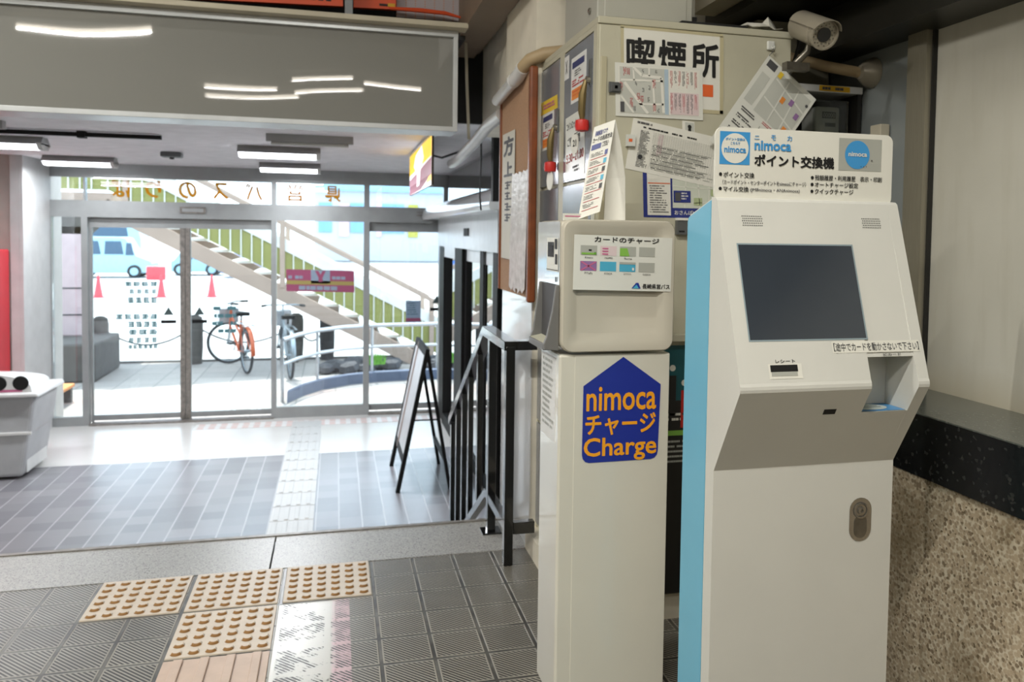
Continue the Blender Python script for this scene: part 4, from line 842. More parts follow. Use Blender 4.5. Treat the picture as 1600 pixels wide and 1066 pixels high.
mb = MB().box(.285, 4.12, 2.32, .70, 4.13, 2.62); tag(mb.build('perforated_sheet', 'perforated_sheet'), 'pale sheet with rows of small holes on the shelf above the display board', 'sheet')
o = MB().tube([(.25, 4.06, 2.341), (.40, 4.06, 2.343), (.52, 4.055, 2.338), (.63, 4.06, 2.318)], [.008, .012, .01, .004], 8).build('orange_strap', 'orange_box', None, True); tag(o, 'orange strap lying in front of the perforated sheet', 'strap')
mb = MB().box(.63, 3.95, 2.305, .665, 4.0, 2.36); tag(mb.build('blue_clip', 'map_navy', None, False, .004), 'small dark blue clip at the end of the shelf by the beam', 'clip')

# hall ceiling tubes (most mirror in the board; two are added to lift the light)
def hall_tube(a, b, label, k=1.0):
    a, b = V(a), V(b); c = (a+b)/2
    t = thing('tube_lamp', label, 'lamp', (c.x, c.y, HC), 'bare tube lamps on the hall ceiling')
    d = (b-a).normalized(); s_ = d.cross(V((0, 0, 1))).normalized()*.05
    mb = MB(); mb.add([a-s_+V((0, 0, HC-a.z)), b-s_+V((0, 0, HC-a.z)), b+s_+V((0, 0, HC-a.z)), a+s_+V((0, 0, HC-a.z)), a-s_*.4+V((0, 0, .03)), b-s_*.4+V((0, 0, .03)), b+s_*.4+V((0, 0, .03)), a+s_*.4+V((0, 0, .03))], [(0, 1, 2, 3), (4, 5, 6, 7), (0, 1, 5, 4), (1, 2, 6, 5), (2, 3, 7, 6), (3, 0, 4, 7)])
    mb.build('housing', 'fixture', t)
    MB().tube([a, b], .017, 10).build('tube', 'tube_light', t, True)
    L = bpy.data.lights.new('tube_light', 'AREA'); L.shape = 'RECTANGLE'; L.size = (b-a).length; L.size_y = .03; L.energy = HALL_W*k; L.color = WARM
    lo = bpy.data.objects.new('tube_light', L); COL.objects.link(lo); lo.parent = t; lo.matrix_parent_inverse = t.matrix_basis.inverted()
    lo.matrix_basis = Matrix.Translation(c-V((0, 0, .03))) @ Matrix.Rotation(math.atan2(d.y, d.x), 4, 'Z')
zt = HC-.08
hall = 'bare white tube lamp on the hall ceiling, in a set with added fill tubes'
for a, b, k in (((-1.70, -4.01), (-.90, -3.95), .5), ((-1.8, -4.75), (-.66, -4.65), .5), ((-.66, -3.18), (.14, -2.75), .5), ((-.69, -4.27), (.3, -3.75), .5), ((.31, -3.11), (1.1, -3.29), .5), ((-2.95, -1.18), (-1.78, -.9), 6), ((-4.6, -2.5), (-3.6, -2.5), 1), ((-.7, .2), (.3, .2), 4.7), ((-3.0, 1.6), (-2.0, 1.6), 5), ((-2.6, 2.8), (-1.8, 2.8), .8)):  # strong overhead tube and last left tube are added fill, kept off the board
    hall_tube(a+(zt,), b+(zt,), hall, k)

# lobby lamps
def lobby_lamp(cx, cy, lx, label, lit=True, k=1):
    t = thing('ceiling_lamp', label, 'lamp', (cx, cy, LC), 'ceiling lamps of the entrance lobby')
    mb = MB().prism([(-.05, 0), (.05, 0), (.10, -.055), (-.10, -.055)], 'x', -lx/2, lx/2) if lit else MB().box(-lx/2, -.03, -.05, lx/2, .03, 0)
    mb.build('housing', 'fixture', t, local=True)
    if lit:
        MB().prism([(-.10, -.056), (.10, -.056), (.055, -.085), (-.055, -.085)], 'x', -lx/2+.01, lx/2-.03).build('diffuser', 'lobby_light', t, local=True)
        MB().prism([(-.11, -.045), (.11, -.045), (.06, -.09), (-.06, -.09)], 'x', lx/2-.03, lx/2).build('end_cap', 'white_metal', t, local=True)
        L = bpy.data.lights.new('lobby_light', 'AREA'); L.shape = 'RECTANGLE'; L.size = lx; L.size_y = .12; L.energy = LOBBY_W*k; L.color = (.93, .96, 1)
        lo = bpy.data.objects.new('lobby_light', L); COL.objects.link(lo); lo.parent = t; lo.location = (0, 0, -.10)
    else:
        MB().tube([(-lx/2+.03, 0, -.06), (lx/2-.03, 0, -.06)], .012, 8).build('tube', 'white_metal', t, True, local=True)
lobby_lamp(-.42, 6.55, .60, 'lit ceiling lamp nearest the yellow hanging sign')
lobby_lamp(-2.42, 6.55, .80, 'lit ceiling lamp over the trash bin', True, .5)
lobby_lamp(-2.22, 8.1, .58, 'lit ceiling lamp close to the pillar and the entrance front', True, .3)
lobby_lamp(-.42, 8.05, .55, 'lit ceiling lamp just inside the entrance front, before the gold lettering', True, .3)
lobby_lamp(-.17, 5.68, .56, 'unlit ceiling batten nearest the display board', False)
lobby_lamp(-2.35, 5.6, .8, 'unlit ceiling batten over the black ceiling rail', False)
DT = thing('smoke_detector', 'small dark ceiling detector in the middle of the lobby', 'detector', (-1.32, 7.3, LC)); MB().box(-1.40, 7.24, LC-.045, -1.24, 7.36, LC).build('body', 'magnet_grey', DT, False, .012); MB().lathe([(.02, 0), (.018, .012), (.004, .015)], (-1.32, 7.3, LC-.045), (0, 0, -1), 12).build('sensor', 'cable', DT)
CR = thing('ceiling_rail', 'thin black rail fixed under the lobby ceiling', 'rail', (-1.9, 6.0, LC))
MB().box(-3.2, 5.98, LC-.035, -1.15, 6.02, LC-.008).build('rail', 'black_frame', CR); MB().box(-1.66, 5.97, LC-.045, -1.61, 6.03, LC).build('clip', 'black_frame', CR)
# hanging sign, edge towards us
HG = thing('hanging_sign', 'lit yellow and maroon sign with a white letter Y hung from the lobby ceiling', 'sign', (.594, 6.0, LC))
MB().box(.587, 5.20, 1.56, .601, 6.77, 1.872).build('sign_box', 'sign_edge', HG)
p = Panel((.586, 6.77, 1.872), (.586, 5.20, 1.872), (.586, 6.77, 1.56), (-1, 0, 0)); mb = MB(); p.rect(mb, 0, 0, 1, 1, 3, 0)
p.poly(mb, [(0, 0), (1, 0), (1, .40), (0, .50)], 0, 1); p.poly(mb, [(0, .62), (1, .42), (1, .78), (0, .80)], 2, 1); p.poly(mb, [(0, .79), (1, .77), (.6, .98), (0, 1)], 1, 1)
p.poly(mb, [(.9, .80), (1, .78), (1, .9), (.8, .92)], 0, 2)
p.poly(mb, [(.33, .1), (.62, .0), (.70, .30), (.56, .55), (.52, .86), (.40, .88), (.40, .58), (.24, .34)], 3, 2)
mb.build('sign_face', ['sign_yellow', 'sign_maroon', 'sign_pink', 'sign_glow'], HG)
for y in (5.3, 6.65): MB().tube([(.594, y, LC), (.594, y, 1.87)], .018, 8).build('hanger', 'white_metal', HG)
MB().box(.575, 5.2, 1.872, .615, 6.8, 1.888).build('top_bar', 'alu_light', HG)
o = MB().box(.66, 6.2, 1.84, .70, 6.3, LC).tube([(.68, 6.2, 1.85), (.74, 5.9, 1.80), (.80, 5.4, 1.80), (.86, 5.0, 1.87)], .008, 6).build('ceiling_spotlight', 'black_frame', None, True); tag(o, 'small black spotlight with a cable on the lobby ceiling beside the hanging sign', 'spotlight')

# tactile paving
def dome_tile(x, y, label):
    t = MB().box(0, 0, -.01, .292, .292, .004).build('paving_tile', 'tactile_cream', None, False, .0015); t.location = (x, y, 0); tag(t, label, 'tactile tile', 'dotted tactile tiles on the hall floor')
    mb = MB(); nn = 14
    for i in range(6):
        for j in range(6):
            cx, cy = .0275+i*.048, .0275+j*.048; vs = []
            for r, h in ((.0155, .004), (.0145, .0075), (.011, .0095)): vs += [(cx+r*math.cos(6.2832*k/nn), cy+r*math.sin(6.2832*k/nn), h) for k in range(nn)]
            for a in (0, 1):
                for k in range(nn):
                    mid = 6.2832*(k+.5)/nn; worn = math.sin(mid) < -.25
                    mb.add([vs[a*nn+k], vs[a*nn+(k+1) % nn], vs[(a+1)*nn+(k+1) % nn], vs[(a+1)*nn+k]], [(0, 1, 2, 3)], 1 if worn else 0)
            mb.add(vs[2*nn:], [tuple(range(nn))], 0)
            mb.add([(cx+.018*math.cos(math.radians(200+140*k/8)), cy-.002+.018*math.sin(math.radians(200+140*k/8)), .0044) for k in range(9)]+[(cx+.0145*math.cos(math.radians(340-140*k/8)), cy+.0145*math.sin(math.radians(340-140*k/8)), .0044) for k in range(9)], [tuple(range(18))], 1)
    o = mb.build('raised_dots', ['tactile_cream', 'tactile_worn'], t); return t
tx, ty = -.7914, 2.7919
for i, lb in enumerate(('dotted cream tactile tile farthest from the handrail, by the granite strip', 'dotted cream tactile tile in the middle of the row by the granite strip', 'dotted cream tactile tile nearest the handrail, by the granite strip')): dome_tile(tx+.308*i+.006, ty+.008, lb)
dome_tile(tx+.308+.006, ty-.308+.008, 'dotted cream tactile tile in front of the row, above the barred tile')
t = MB().box(0, 0, -.01, .292, .292, .004).build('paving_tile', 'tactile_pink', None, False, .0015); t.location = (tx+.314, ty-.608, 0); tag(t, 'pinkish tactile tile with four raised bars in front of the dotted tiles', 'tactile tile')
mb = MB()
for i in range(4): mb.box(.028+i*.072, .01, .004, .055+i*.072, .285, .011)
o = mb.build('raised_bars', 'tactile_pink', t, False, .003); 
names = ['white barred guiding tile %s' % s for s in ('nearest the steps', 'second from the steps', 'third from the steps', 'fourth from the steps', 'fifth from the steps', 'sixth from the steps', 'just past the edge of the painted sun patch', 'two tiles short of the sliding doors', 'next to last before the doors', 'closest to the sliding doors', 'at the foot of the steps')]
proto = None
for i in range(11):
    y = 5.93+.30*(i-1) if i < 10 else 5.33
    if proto is None:
        proto = MB().box(0, 0, 0, .285, .292, .006).build('guiding_tile', 'tactile_white', None, False, .001); mb = MB()
        for k in range(4): mb.box(.02+k*.068, .012, .005, .05+k*.068, .28, .011)
        mb.build('raised_bars', 'tactile_white', proto, False, .002); c = proto
    else: c = dup(proto, (0, 0, 0))
    c.location = (-.425, y, ZF); tag(c, names[i], 'tactile tile', 'white guiding tiles leading from the steps to the doors')

# A-frame sign
ES = thing('a_frame_sign', 'black framed folding A-frame sign standing in the lobby', 'sign', (.65, 6.45, ZF))
def apanel(xb, zb, xt, zt, ya, yb, nm, m, t=.03):
    d = V((xt-xb, 0, zt-zb)).normalized(); nn = V((d.z, 0, -d.x))*t/2
    P_ = lambda k, y, s_: V((xb+(xt-xb)*k, y, zb+(zt-zb)*k))+nn*s_
    return P_
P_ = apanel(.455, ZF, .672, .38, 6.08, 6.84, 'x', 0)
mb = MB()
def slab(mb, P_, k0, k1, y0_, y1_, m=0, f=1): mb.add([P_(k, y, s_*f) for s_ in (-1, 1) for k in (k0, k1) for y in (y0_, y1_)], [(0, 1, 3, 2), (4, 6, 7, 5), (0, 2, 6, 4), (1, 5, 7, 3), (0, 4, 5, 1), (2, 3, 7, 6)], m)
slab(mb, P_, 0, 1, 6.08, 6.12); slab(mb, P_, 0, 1, 6.80, 6.84); slab(mb, P_, .95, 1, 6.12, 6.80); slab(mb, P_, .20, .245, 6.12, 6.80)
mb.build('front_frame', 'black_frame', ES); mb = MB(); slab(mb, P_, .245, .95, 6.12, 6.80, 0, .6); mb.build('front_board', 'easel_board', ES)
mb = MB(); slab(mb, P_, .02, .99, 6.85, 6.862, 0, .9); slab(mb, P_, .2, .99, 6.60, 6.62, 0, 1.08); mb.build('board_trim', 'easel_edge', ES)
Q_ = apanel(.85, ZF, .672, .36, 6.08, 6.84, 'x', 0, .025); mb = MB()
slab(mb, Q_, 0, .72, 6.10, 6.13); slab(mb, Q_, 0, 1, 6.79, 6.82); slab(mb, Q_, .2, .23, 6.13, 6.79); slab(mb, Q_, .72, 1, 6.10, 6.13)
mb.build('rear_legs', 'black_frame', ES)
MB().tube([(.56, 6.105, -.16), (.765, 6.105, -.16)], .006, 6).build('stay', 'black_frame', ES)

# trash bin and its neighbours
BN = thing('trash_bin', 'grey lidded trash bin with two round openings beside the pillar', 'bin', (-2.7, 7.2, ZF))
mb = MB().prism([(-3.10, ZF+.02), (-2.345, ZF+.02), (-2.30, -.36), (-2.285, -.33), (-2.25, -.05), (-3.14, -.05)], 'y', 7.0, 7.55); mb.build('body', 'bin_grey', BN, False, .03, 3)
MB().box(-3.10, 6.985, -.35, -2.275, 7.0, -.325).build('waist_band', 'bin_lid', BN, False, .004)
MB().box(-2.335, 7.05, ZF+.04, -2.328, 7.5, -.40).build('side_panel', 'bin_lid', BN, False, .003)
mb = MB().prism([(-3.16, -.055), (-2.215, -.055), (-2.23, -.02), (-3.15, -.02)], 'y', 6.96, 7.60); mb.build('rim', 'bin_lid', BN, False, .012, 3)
arcp = [(-2.71+.44*math.cos(math.radians(a)), -.02+.155*math.sin(math.radians(a))**.7) for a in range(0, 181, 12)]
vs = [(x, 6.99, z) for x, z in arcp]+[(x, 7.02+.0, z) for x, z in arcp]+[(-2.71+(x+2.71)*.9, 7.54, -.02+(z+.02)*.55) for x, z in arcp]; n = len(arcp)
mb = MB(); mb.add(vs, [tuple(range(n)), tuple(range(3*n-1, 2*n-1, -1))]+[(a*n+i, a*n+i+1, (a+1)*n+i+1, (a+1)*n+i) for a in (0, 1) for i in range(n-1)]+[(0, n-1, 2*n-1, n), (n, 2*n-1, 3*n-1, 2*n)]); ld = mb.build('lid', 'bin_lid', BN, True)
for x in (-2.345, -2.495): MB().lathe([(.05, 0), (.056, .004), (.050, .008)], (x, 6.992, .055), (0, -1, 0), 24).build('opening', 'black_slot', ld)
p = Panel((-2.56, 6.989, .006), (-2.335, 6.989, .006), (-2.56, 6.989, -.012), (0, -1, 0)); mb = MB(); p.slab(mb, .0006, 0); mb.build('label', 'pinkred', ld)
RM = thing('vending_machine', 'red vending machine behind the trash bin', 'machine', (-2.95, 7.8, ZF))
MB().box(-3.6, 7.66, ZF, -2.80, 8.12, 1.06).build('cabinet', 'red_machine', RM, False, .015); MB().box(-3.5, 7.645, .1, -2.88, 7.66, .95).build('window', 'pinkred', RM); MB().box(-3.4, 7.645, -.45, -2.92, 7.66, -.2).build('outlet', 'meter_dark', RM)
SW = MB().box(-2.795, 8.135, 1.06, -2.765, 8.15, 1.15).box(-2.788, 8.13, 1.08, -2.772, 8.136, 1.13); tag(SW.build('wall_switch', 'pinkish_paint', None, False, .002), 'small switch plate on the pillar above the red vending machine', 'switch')

# side door partition
SDR = MB().box(1.075, 8.28, ZF, 1.145, 8.66, 1.20).box(1.075, 5.47, ZF, 1.145, 5.64, 1.20)
sd = struct('door_4', SDR, 'black_frame', 'side automatic door with black frame and grey header', 'door')
for ya, yb, sa, sb, x_ in ((7.0, 8.28, .44, .05, 1.06), (6.10, 7.0, .16, .05, 1.09), (5.64, 6.10, .03, .03, 1.10)):
    mb = MB().box(x_, yb-sb, ZF+.01, 1.13, yb, 1.12).box(x_, ya, ZF+.01, 1.13, ya+sa, 1.12 if sa < .4 else 1.20).box(x_, ya, ZF+.01, 1.13, yb, ZF+.12)
    lf = mb.build('leaf_frame', 'black_frame', sd); MB().box(x_+.005, ya+(sa if sa > .4 else 0), 1.02, 1.13, yb, 1.125).build('top_rail', 'alu_light', lf)
    MB().box(1.107, ya+sa, ZF+.1, 1.112, yb-sb, 1.03).build('pane', 'side_glass', lf)
MB().box(1.06, 5.40, 1.125, 1.16, 8.72, 1.40).build('header', 'alu_light', sd)
MB().box(1.05, 6.62, 1.235, 1.062, 6.86, 1.30).build('motion_sensor', 'black_frame', sd)
mb = MB(); cv = [(1.16, 1.40), (.905, 1.40), (.895, 1.43), (.905, 1.49), (.95, 1.54), (1.05, 1.56), (1.16, 1.56)]
mb.prism([(x, z) for x, z in cv], 'y', 4.85, 8.78); tag(mb.build('door_operator_cover', 'gloss_white', None, True), 'long rounded pale cover of the side door operator', 'cover')
struct('window_9', MB().box(1.155, 5.45, 1.56, 1.161, YD, LC), 'pane_glass', cat='window')
o = MB().box(1.10, 5.40, ZF, 1.16, 5.45, LC); struct('trim_12', o, 'alu_light', 'upright at the near end of the side door', 'door')

# ================================================================== OUTSIDE
G = -.75
struct('pavement', MB().box(-16, YD+.15, -.95, 16, 13.3, G), 'pavement_slab', cat='ground')
struct('road', MB().box(-120, 13.3, -1.0, 120, 200, G-.06), 'road', cat='ground')
struct('kerb', MB().box(-16, 13.22, -.95, 16, 13.34, G+.02), 'stone', cat='ground')
# footbridge stair
FB = thing('footbridge_stair', 'outdoor footbridge stair with olive green balustrade panels behind the entrance doors', 'stair', (-1, 13.2, G))
top = lambda x: .521-.52*(x+.883)
xa, xb = -3.1, 1.55
def beam(mb, y0_, y1_, lo, hi, m=0, a=xa, b=xb): mb.prism([(a, top(a)+lo), (b, top(b)+lo), (b, top(b)+hi), (a, top(a)+hi)], 'y', y0_, y1_, m)
for y in (12.5, 13.9): mb = MB(); beam(mb, y, y+.08, -.24, 0); mb.build('stringer', 'stair_beige', FB)
for i in range(15):
    x = xa+.05+i*.31
    MB().box(x, 12.585, top(x)-.06, x+.30, 13.895, top(x)-.02).build('step', 'white_metal', FB)
for y in (12.53, 13.93):
    mb = MB(); beam(mb, y, y+.03, .13, .53); pn = mb.build('balustrade_panel', 'panel_green', FB)
    mb = MB()
    for i in range(32):
        x = xa+i*.146; mb.box(x, y-.02, top(x)+.10, x+.018, y, top(x)+.53)
    mb.build('bars', 'white_metal', pn)
    mb = MB(); beam(mb, y-.02, y+.05, .53, .70); mb.build('balustrade_rail', 'white_metal', FB)
    mb = MB(); beam(mb, y-.03, y+.05, .88, .95); mb.build('top_rail', 'stair_beige', FB)
    for x in (-2.9, -.80, 1.40): MB().box(x, y-.04, top(x)-.05, x+.07, y+.06, top(x)+.92).build('rail_post', 'stair_beige', FB)
MB().box(-9, 12.5, 1.62, -3.05, 14.6, 1.76).build('landing', 'stair_beige', FB)
mb = MB().box(-9, 12.53, 1.80, -3.1, 12.56, 2.5); pn = mb.build('landing_panel', 'panel_green', FB); mb = MB()
for i in range(40): mb.box(-9+i*.146, 12.51, 1.78, -9+i*.146+.018, 12.53, 2.5)
mb.build('bars', 'white_metal', pn)
CL = thing('stair_column', 'pinkish concrete column under the footbridge landing', 'column', (-3.55, 12.5, -.24))
MB().box(-3.72, 12.45, -.24, -3.38, 12.85, 1.3).build('shaft', 'column_pink', CL, False, .02); MB().prism([(-3.72, 1.18), (-3.38, 1.18), (-3.10, 1.45), (-3.10, 1.62), (-4.0, 1.62), (-4.0, 1.45)], 'y', 12.45, 12.85).build('capital', 'stone', CL)
MB().box(-3.73, 12.445, .05, -3.37, 12.855, .07).box(-3.73, 12.445, .42, -3.37, 12.855, .44).build('bands', 'stone_dark', CL)
tag(MB().box(-4.6, 11.6, G, -3.03, 12.86, -.24).build('stone_plinth', 'stone', None, False, .03), 'large grey stone block around the foot of the pinkish column', 'block')
# bollards and chains
bpts = [(-3.32, 12.98, 'rounded stone bollard behind the large stone block', 'stone'), (-2.05, 13.05, 'stone bollard behind the meeting stiles of the sliding doors', 'stone'), (-.60, 13.16, 'stone bollard behind the silver bicycle', 'stone'), (-.13, 13.15, 'dark stone bollard under the footbridge stair', 'stone_dark')]
for x, y, lb, m_ in bpts: tag(MB().lathe([(.10, 0), (.115, .25), (.115, .62), (.10, .70), (.05, .735), (.001, .74)], (x, y, G), (0, 0, 1), 18).build('bollard', m_, None, True), lb, 'bollard', 'stone bollards along the kerb')
for (x0_, y0_, *_), (x1_, y1_, *_), lb in zip(bpts, bpts[1:], ('chain between the bollard by the stone block and the next one', 'chain hanging behind the orange bicycle', 'chain between the silver bicycle and the dark bollard')):
    tag(MB().tube([(x0_+(x1_-x0_)*t/14, y0_+(y1_-y0_)*t/14, G+.58-.28*(1-(2*t/14-1)**2)) for t in range(15)], .014, 6).build('chain', 'stone_dark', None, True), lb, 'chain', 'chains between the bollards')
# bicycles
def bicycle(loc, rz, steer, mf, label):
    b = thing('bicycle', label, 'bicycle', loc, None, rz); r = .30
    def wheel(nm, c, ax):
        ax = V(ax).normalized(); u = V((0, 0, 1)); v = ax.cross(u); ring = [c+(u*math.cos(6.2832*i/32)+v*math.sin(6.2832*i/32))*r for i in range(32)]
        o = MB().tube(ring, .020, 8, closed=True).build(nm, 'tyre', b, True, local=True)
        mb = MB().tube([c+(p-c)*.93 for p in ring], .008, 5, closed=True).lathe([(.022, -.04), (.022, .04)], c, ax, 10)
        for i in range(14): mb.tube([c, ring[i*2]], .0022, 4)
        mb.build('spokes', 'bike_silver', o, local=True); return o
    fc, rc = V((.55, 0, r+.02)), V((-.50, 0, r+.02)); sa = (math.sin(steer), -math.cos(steer), 0)
    wheel('wheel', rc, (0, 1, 0)); wheel('wheel', fc, sa)
    bb = V((-.08, 0, .28)); st = V((-.20, 0, .72)); hd = V((.40, 0, .74)); hd2 = V((.44, 0, .58))
    mb = MB().tube([bb, st], .017, 8).tube([bb, hd2], .02, 8).tube([V((-.15, 0, .52)), hd], .016, 8).tube([hd+V((-.02, 0, .1)), hd2], .019, 8)
    for s_ in (-1, 1): mb.tube([rc+V((0, .05*s_, 0)), bb+V((0, .03*s_, 0))], .01, 6).tube([rc+V((0, .05*s_, 0)), st+V((0, .02*s_, -.06))], .009, 6)
    mb.build('frame', mf, b, True, local=True)
    mb = MB(); f0 = V(sa)*.05
    for s_ in (-1, 1): mb.tube([fc+f0*s_, hd2+f0*s_*.8], .011, 6)
    mb.tube([hd2, hd+V((-.02, 0, .1))], .014, 6).build('fork', 'bike_silver', b, True, local=True)
    d = V((math.cos(steer), math.sin(steer), 0)); w_ = V((-math.sin(steer), math.cos(steer), 0)); h0 = hd+V((-.03, 0, .2))
    MB().tube([h0-w_*.28-d*.14, h0-w_*.2, h0, h0+w_*.2, h0+w_*.28-d*.14], .012, 8).tube([h0, hd], .012, 6).build('handlebar', 'bike_silver', b, True, local=True)
    for s_ in (-1, 1): MB().tube([h0+w_*.24*s_-d*.07, h0+w_*.29*s_-d*.17], .018, 8).build('grip', 'tyre', b, True, local=True)
    MB().prism([(-.34, -.08), (-.30, -.1), (-.16, -.04), (-.04, -.02), (-.04, .02), (-.16, .04), (-.30, .1), (-.34, .08)], 'z', .80, .85).tube([(-.20, 0, .72), (-.215, 0, .81)], .014, 8).build('saddle', 'black_frame', b, False, .01, local=True)
    ring = [rc+V((math.cos(math.radians(a))*(r+.045), 0, math.sin(math.radians(a))*(r+.045))) for a in range(20, 200, 15)]
    mb = MB(); vs = []
    for p in ring: vs += [p+V((0, -.03, 0)), p+V((0, .03, 0))]
    mb.add(vs, [(2*i, 2*i+1, 2*i+3, 2*i+2) for i in range(len(ring)-1)]); o = mb.build('mudguard', mf, b, True, local=True); o.modifiers.new('t', 'SOLIDIFY').thickness = .004
    MB().tube([rc+V((-.25, -.05, .38)), rc+V((.2, -.05, .38)), rc+V((.2, .05, .38)), rc+V((-.25, .05, .38))], .008, 6, closed=True).tube([rc+V((-.1, .06, .38)), rc+V((0, .06, 0))], .006, 6).build('carrier', 'bike_silver', b, local=True)
    mb = MB().lathe([(.09, -.006), (.09, .006)], bb+V((0, -.05, 0)), (0, 1, 0), 20).tube([bb+V((0, -.07, 0)), bb+V((.12, -.08, -.12))], .009, 6).tube([bb+V((0, .07, 0)), bb+V((-.12, .08, .12))], .009, 6).box(.02, -.17, .14, .12, -.08, .165).box(-.25, .08, .39, -.15, .17, .415); mb.build('crank', 'tyre', b, local=True)
    MB().prism([(.52, .62), (.76, .62), (.80, .84), (.50, .84)], 'y', -.14, .14).build('basket', 'rail_steel', b, local=True)
    return b
bicycle((-1.38, 12.45, G), math.radians(110), math.radians(62), 'bike_orange', 'orange city bicycle parked outside the right sliding door')
bicycle((-.68, 11.95, G), math.radians(100), math.radians(-5), 'bike_silver', 'silver bicycle seen from behind beside the white railing')
# steel railing, kerb, planter
rp = [(-.607, 9.93), (-.45, 10.35), (-.227, 10.72), (.1, 11.0), (.477, 11.16), (.9, 11.22), (1.372, 11.26), (2.4, 11.28), (3.6, 11.25)]
RL = thing('steel_railing', 'curved steel railing outside the fixed glass pane', 'railing', (.5, 11.1, G))
MB().tube([(x, y, -.02+.02*min(1, i/3)) for i, (x, y) in enumerate(rp)], .028, 10).build('top_rail', 'rail_steel', RL, True)
MB().tube([(x, y, -.31+.02*min(1, i/3)) for i, (x, y) in enumerate(rp)], .022, 10).build('middle_rail', 'rail_steel', RL, True)
for x, y in (rp[0], rp[2], rp[4], rp[6], rp[8]): MB().tube([(x, y, G), (x, y, -.02)], .02, 10).build('post', 'rail_steel', RL, True)
mb = MB(); vs = []
for x, y in rp: vs += [(x+.06, y-.12, G), (x+.06, y-.12, G+.13), (x+.06, y+.02, G+.13), (x+.06, y+.02, G)]
n = len(rp); mb.add(vs, [(i*4+j, i*4+(j+1) % 4, (i+1)*4+(j+1) % 4, (i+1)*4+j) for i in range(n-1) for j in range(4)]+[(0, 1, 2, 3), tuple(range(4*n-1, 4*n-5, -1))]); struct('curved_kerb', mb, 'kerb_blue', cat='kerb')
q = random.Random(5); mb = MB()
for i in range(60):
    x, y = q.uniform(-.15, 2.6), q.uniform(11.75, 12.3); r = q.uniform(.08, .17)
    mb.lathe([(r*.5, -.02), (r, r*.35), (r*.8, r*.8), (.01, r*.95)], (x, y, G+.02), (q.uniform(-.3, .3), q.uniform(-.3, .3), 1), 7)
tag(mb.build('planting_stones', 'stone_dark'), 'bed of rough grey stones below the footbridge stair', 'stones', None, 'stuff')
mb = MB()
for i in range(120):
    a, t = q.uniform(0, 6.283), q.uniform(0, .14); x, y = .55+t*math.cos(a), 11.8+t*math.sin(a)*.6; h = q.uniform(.08, .2)
    mb.poly([(x-.012, y, G+.12), (x+.012, y, G+.12), (x+q.uniform(-.06, .06), y+q.uniform(-.05, .05), G+.12+h)])
tag(mb.build('grass_tuft', 'grass_green'), 'small bright green tuft growing among the grey stones', 'plant', None, 'stuff')
BE = thing('bench', 'low bench with orange wooden seat outside the left side pane', 'bench', (-3.2, 10.1, G))
MB().box(-3.9, 9.75, G+.17, -2.93, 10.4, G+.21).build('seat', 'wood_orange', BE, False, .01)
for x, y in ((-2.99, 10.34), (-2.99, 9.82), (-3.85, 10.34), (-3.85, 9.82)): MB().box(x-.04, y-.04, G, x+.04, y+.04, G+.17).build('leg', 'stone', BE)
# cars, cones, bus, far building
def vehicle(name, label, cat, x, y, L, W, Ht, prof_, mb_body, glass, plate=None, wr=.28):
    t = thing(name, label, cat, (x, y, G-.06)); z0 = G-.06
    MB().prism([(x+L*a, z0+Ht*b) for a, b in prof_], 'y', y, y+W).build('body', mb_body, t, False, .04, 3)
    for a0, a1, b0, b1 in glass: 
        MB().prism([(x+L*a0, z0+Ht*b0), (x+L*a1, z0+Ht*b0), (x+L*(a1-.03), z0+Ht*b1), (x+L*(a0+.01), z0+Ht*b1)], 'y', y-.015, y+.01).build('window', 'van_glass', t)
    for a in (.18, .80):
        for yy_ in (y-.03, y+W-.15):
            w_ = MB().lathe([(wr*.6, -.01), (wr, 0), (wr, .16), (wr*.6, .17)], (x+L*a, yy_, z0+wr), (0, 1, 0), 22).build('wheel', 'tyre', t, True); MB().lathe([(wr*.6, -.02), (wr*.55, 0), (.02, -.01)], (x+L*a, yy_, z0+wr), (0, 1, 0), 16).build('hubcap', 'van_white', w_, True)
    if plate: MB().box(x+L*.97, y+W*.3, z0+.35, x+L*1.005, y+W*.6, z0+.5).build('number_plate', 'plate_yellow', t)
    return t
pv = [(0, .12), (1, .12), (1, .34), (.985, .42), (.82, .55), (.70, .97), (.64, 1), (.03, 1), (0, .9)]
vehicle('van', 'small white van parked across the road behind the left sliding door', 'van', -11.1, 38, 3.4, 1.5, 1.75, pv, 'van_white', ((.05, .42, .58, .90), (.46, .68, .58, .90), (.70, .80, .56, .86)), True)
vehicle('bus', 'white bus with dark windows behind the small white van', 'bus', -16.5, 50, 5.8, 2.2, 2.9, [(0, .1), (1, .1), (1, .55), (.95, .95), (.9, 1), (.02, 1), (0, .95)], 'van_white', ((.05, .45, .5, .85), (.5, .9, .5, .85)), None, .42)
vehicle('car', 'blue car beyond the right sliding door', 'car', -4.9, 38, 3.6, 1.6, 1.35, [(0, .15), (1, .15), (1, .5), (.8, .58), (.62, 1), (.22, 1), (.06, .6), (0, .55)], 'car_blue', ((.25, .42, .62, .92), (.45, .62, .62, .92)), None, .28)
vehicle('car', 'white car between the small van and the blue car', 'car', -7.3, 40, 2.2, 1.6, 1.2, [(0, .15), (1, .15), (1, .5), (.8, .58), (.62, 1), (.22, 1), (.06, .6), (0, .55)], 'van_white', ((.25, .42, .62, .92), (.45, .62, .62, .92)), None, .28)
o = MB().box(-7.6, 36.5, G-.06, -6.9, 36.8, G+.5); tag(o.build('road_barrier', 'cone_red', None, False, .03), 'low red barrier beside the front of the small white van', 'barrier')
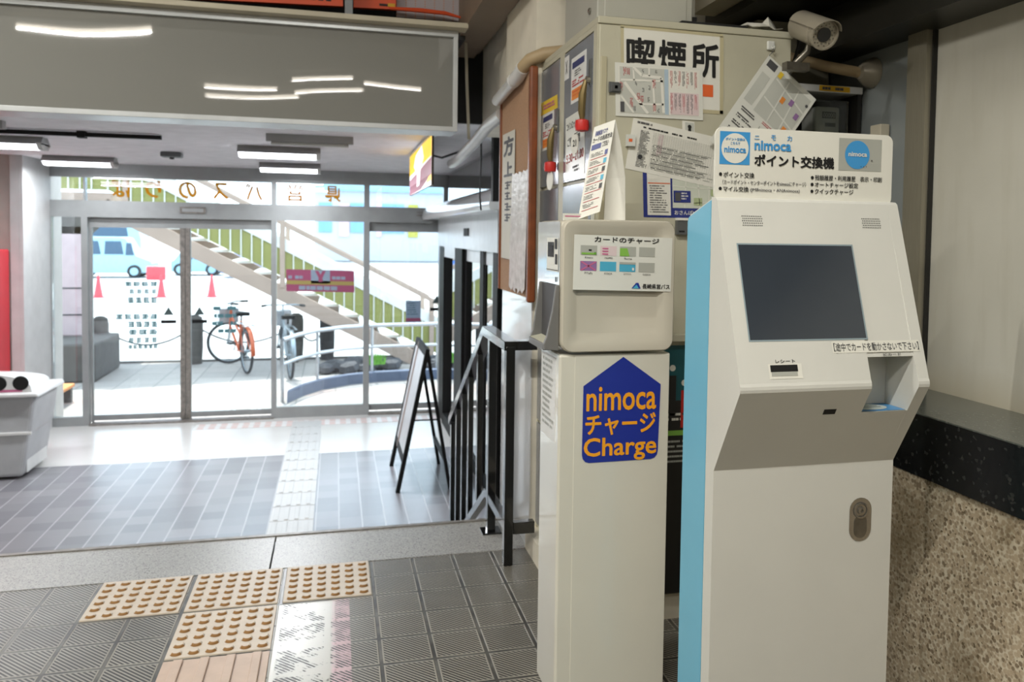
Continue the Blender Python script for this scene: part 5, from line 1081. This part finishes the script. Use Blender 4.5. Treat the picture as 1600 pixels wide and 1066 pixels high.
for x, lb in ((-6.95, 'red traffic cone in front of the small white van'), (-5.2, 'red traffic cone standing beyond the gap of the sliding doors'), (-3.75, 'red traffic cone nearest the blue car')):
    c = thing('traffic_cone', lb, 'cone', (x, 27, G-.06), 'red cones on the road'); MB().box(-.18, -.18, 0, .18, .18, .03).build('base', 'cone_red', c, local=True); MB().lathe([(.13, .03), (.025, .70), (.02, .70)], (0, 0, 0), (0, 0, 1), 16).build('cone', 'cone_red', c, True, local=True); MB().lathe([(.095, .25), (.07, .40)], (0, 0, 0), (0, 0, 1), 16).build('band', 'white_metal', c, True, local=True)
BL = thing('far_building', 'pale building with blue windows across the road', 'building', (8, 61, G))
MB().box(-1.5, 60, G, 22, 70, 9).build('wall', 'bld_white', BL)
for i, (a, b, m_) in enumerate(((.2, .9, 'bld_pink'), (1.0, 2.0, 'bld_window'), (2.8, 3.2, 'bld_pink'), (3.2, 4.8, 'bld_window'), (5.1, 5.8, 'bld_sign'), (8.2, 9.0, 'bld_blue'), (10.4, 10.6, 'bld_pink'), (11.4, 12.2, 'bld_window'), (12.8, 13.2, 'bld_pink'), (-1.2, -.3, 'bld_window'))):
    MB().box(a, 59.9, 1.0+(.3 if i % 2 else 0), b, 60, 3.4).build('pillar' if m_ in ('bld_pink', 'bld_blue') else ('window' if m_ == 'bld_window' else 'sign'), m_, BL)
MB().box(-1.5, 59.6, 4.3, 22, 60, 4.9).build('canopy', 'bld_blue', BL)
# small sign stickers on the entrance glass
p = Panel((-.504, YD-.002, .86), (.186, YD-.002, .845), (-.50, YD-.002, .63), (0, -1, 0)); mb = MB(); p.slab(mb, .0006, 0)
p.rect(mb, 0, .50, 1, .68, 1, 1); p.rect(mb, .36, .0, .64, .62, 2, 1); p.poly(mb, [(.42, .04), (.47, .04), (.50, .22), (.53, .04), (.58, .04), (.53, .35), (.53, .55), (.47, .55), (.47, .35)], 0, 2)
p.lines(mb, .03, .28, .33, .42, 1, 2, 1, 4, 2, False, .1); p.lines(mb, .67, .28, .97, .42, 1, 2, 1, 5, 2, False, .1); p.lines(mb, .18, .74, .80, .92, 1, 2, 1, 6, 2, False, .08)
o = mb.build('window_banner', ['banner_pink', 'banner_yellow', 'banner_pale'], w2); o['label'] = 'pink and yellow banner sticker with a letter Y'
p = Panel((.74, yl-.003, .52), (.90, yl-.003, .52), (.74, yl-.003, .28), (0, -1, 0)); mb = MB(); p.slab(mb, .0006, 0); p.rect(mb, 0, .8, 1, .95, 1, 1); p.lines(mb, .1, .1, .9, .7, 6, 2, .4, 3, 1); mb.build('glass_notice', ['banner_pale', 'banner_pink', 'glass_ink'], d3)
mb = MB().box(-1.52, YD-.045, 1.42, -1.28, YD-.028, 1.485, 0).box(-1.50, YD-.047, 1.435, -1.30, YD-.044, 1.47, 1); mb.build('door_sensor', ['alu_dirty', 'alu'], d1)
mb = MB().box(.84, YD-.035, 1.44, 1.08, YD-.028, 1.452).box(.84, YD-.035, 1.475, 1.08, YD-.028, 1.483); mb.build('header_slots', 'alu_dirty', d3)
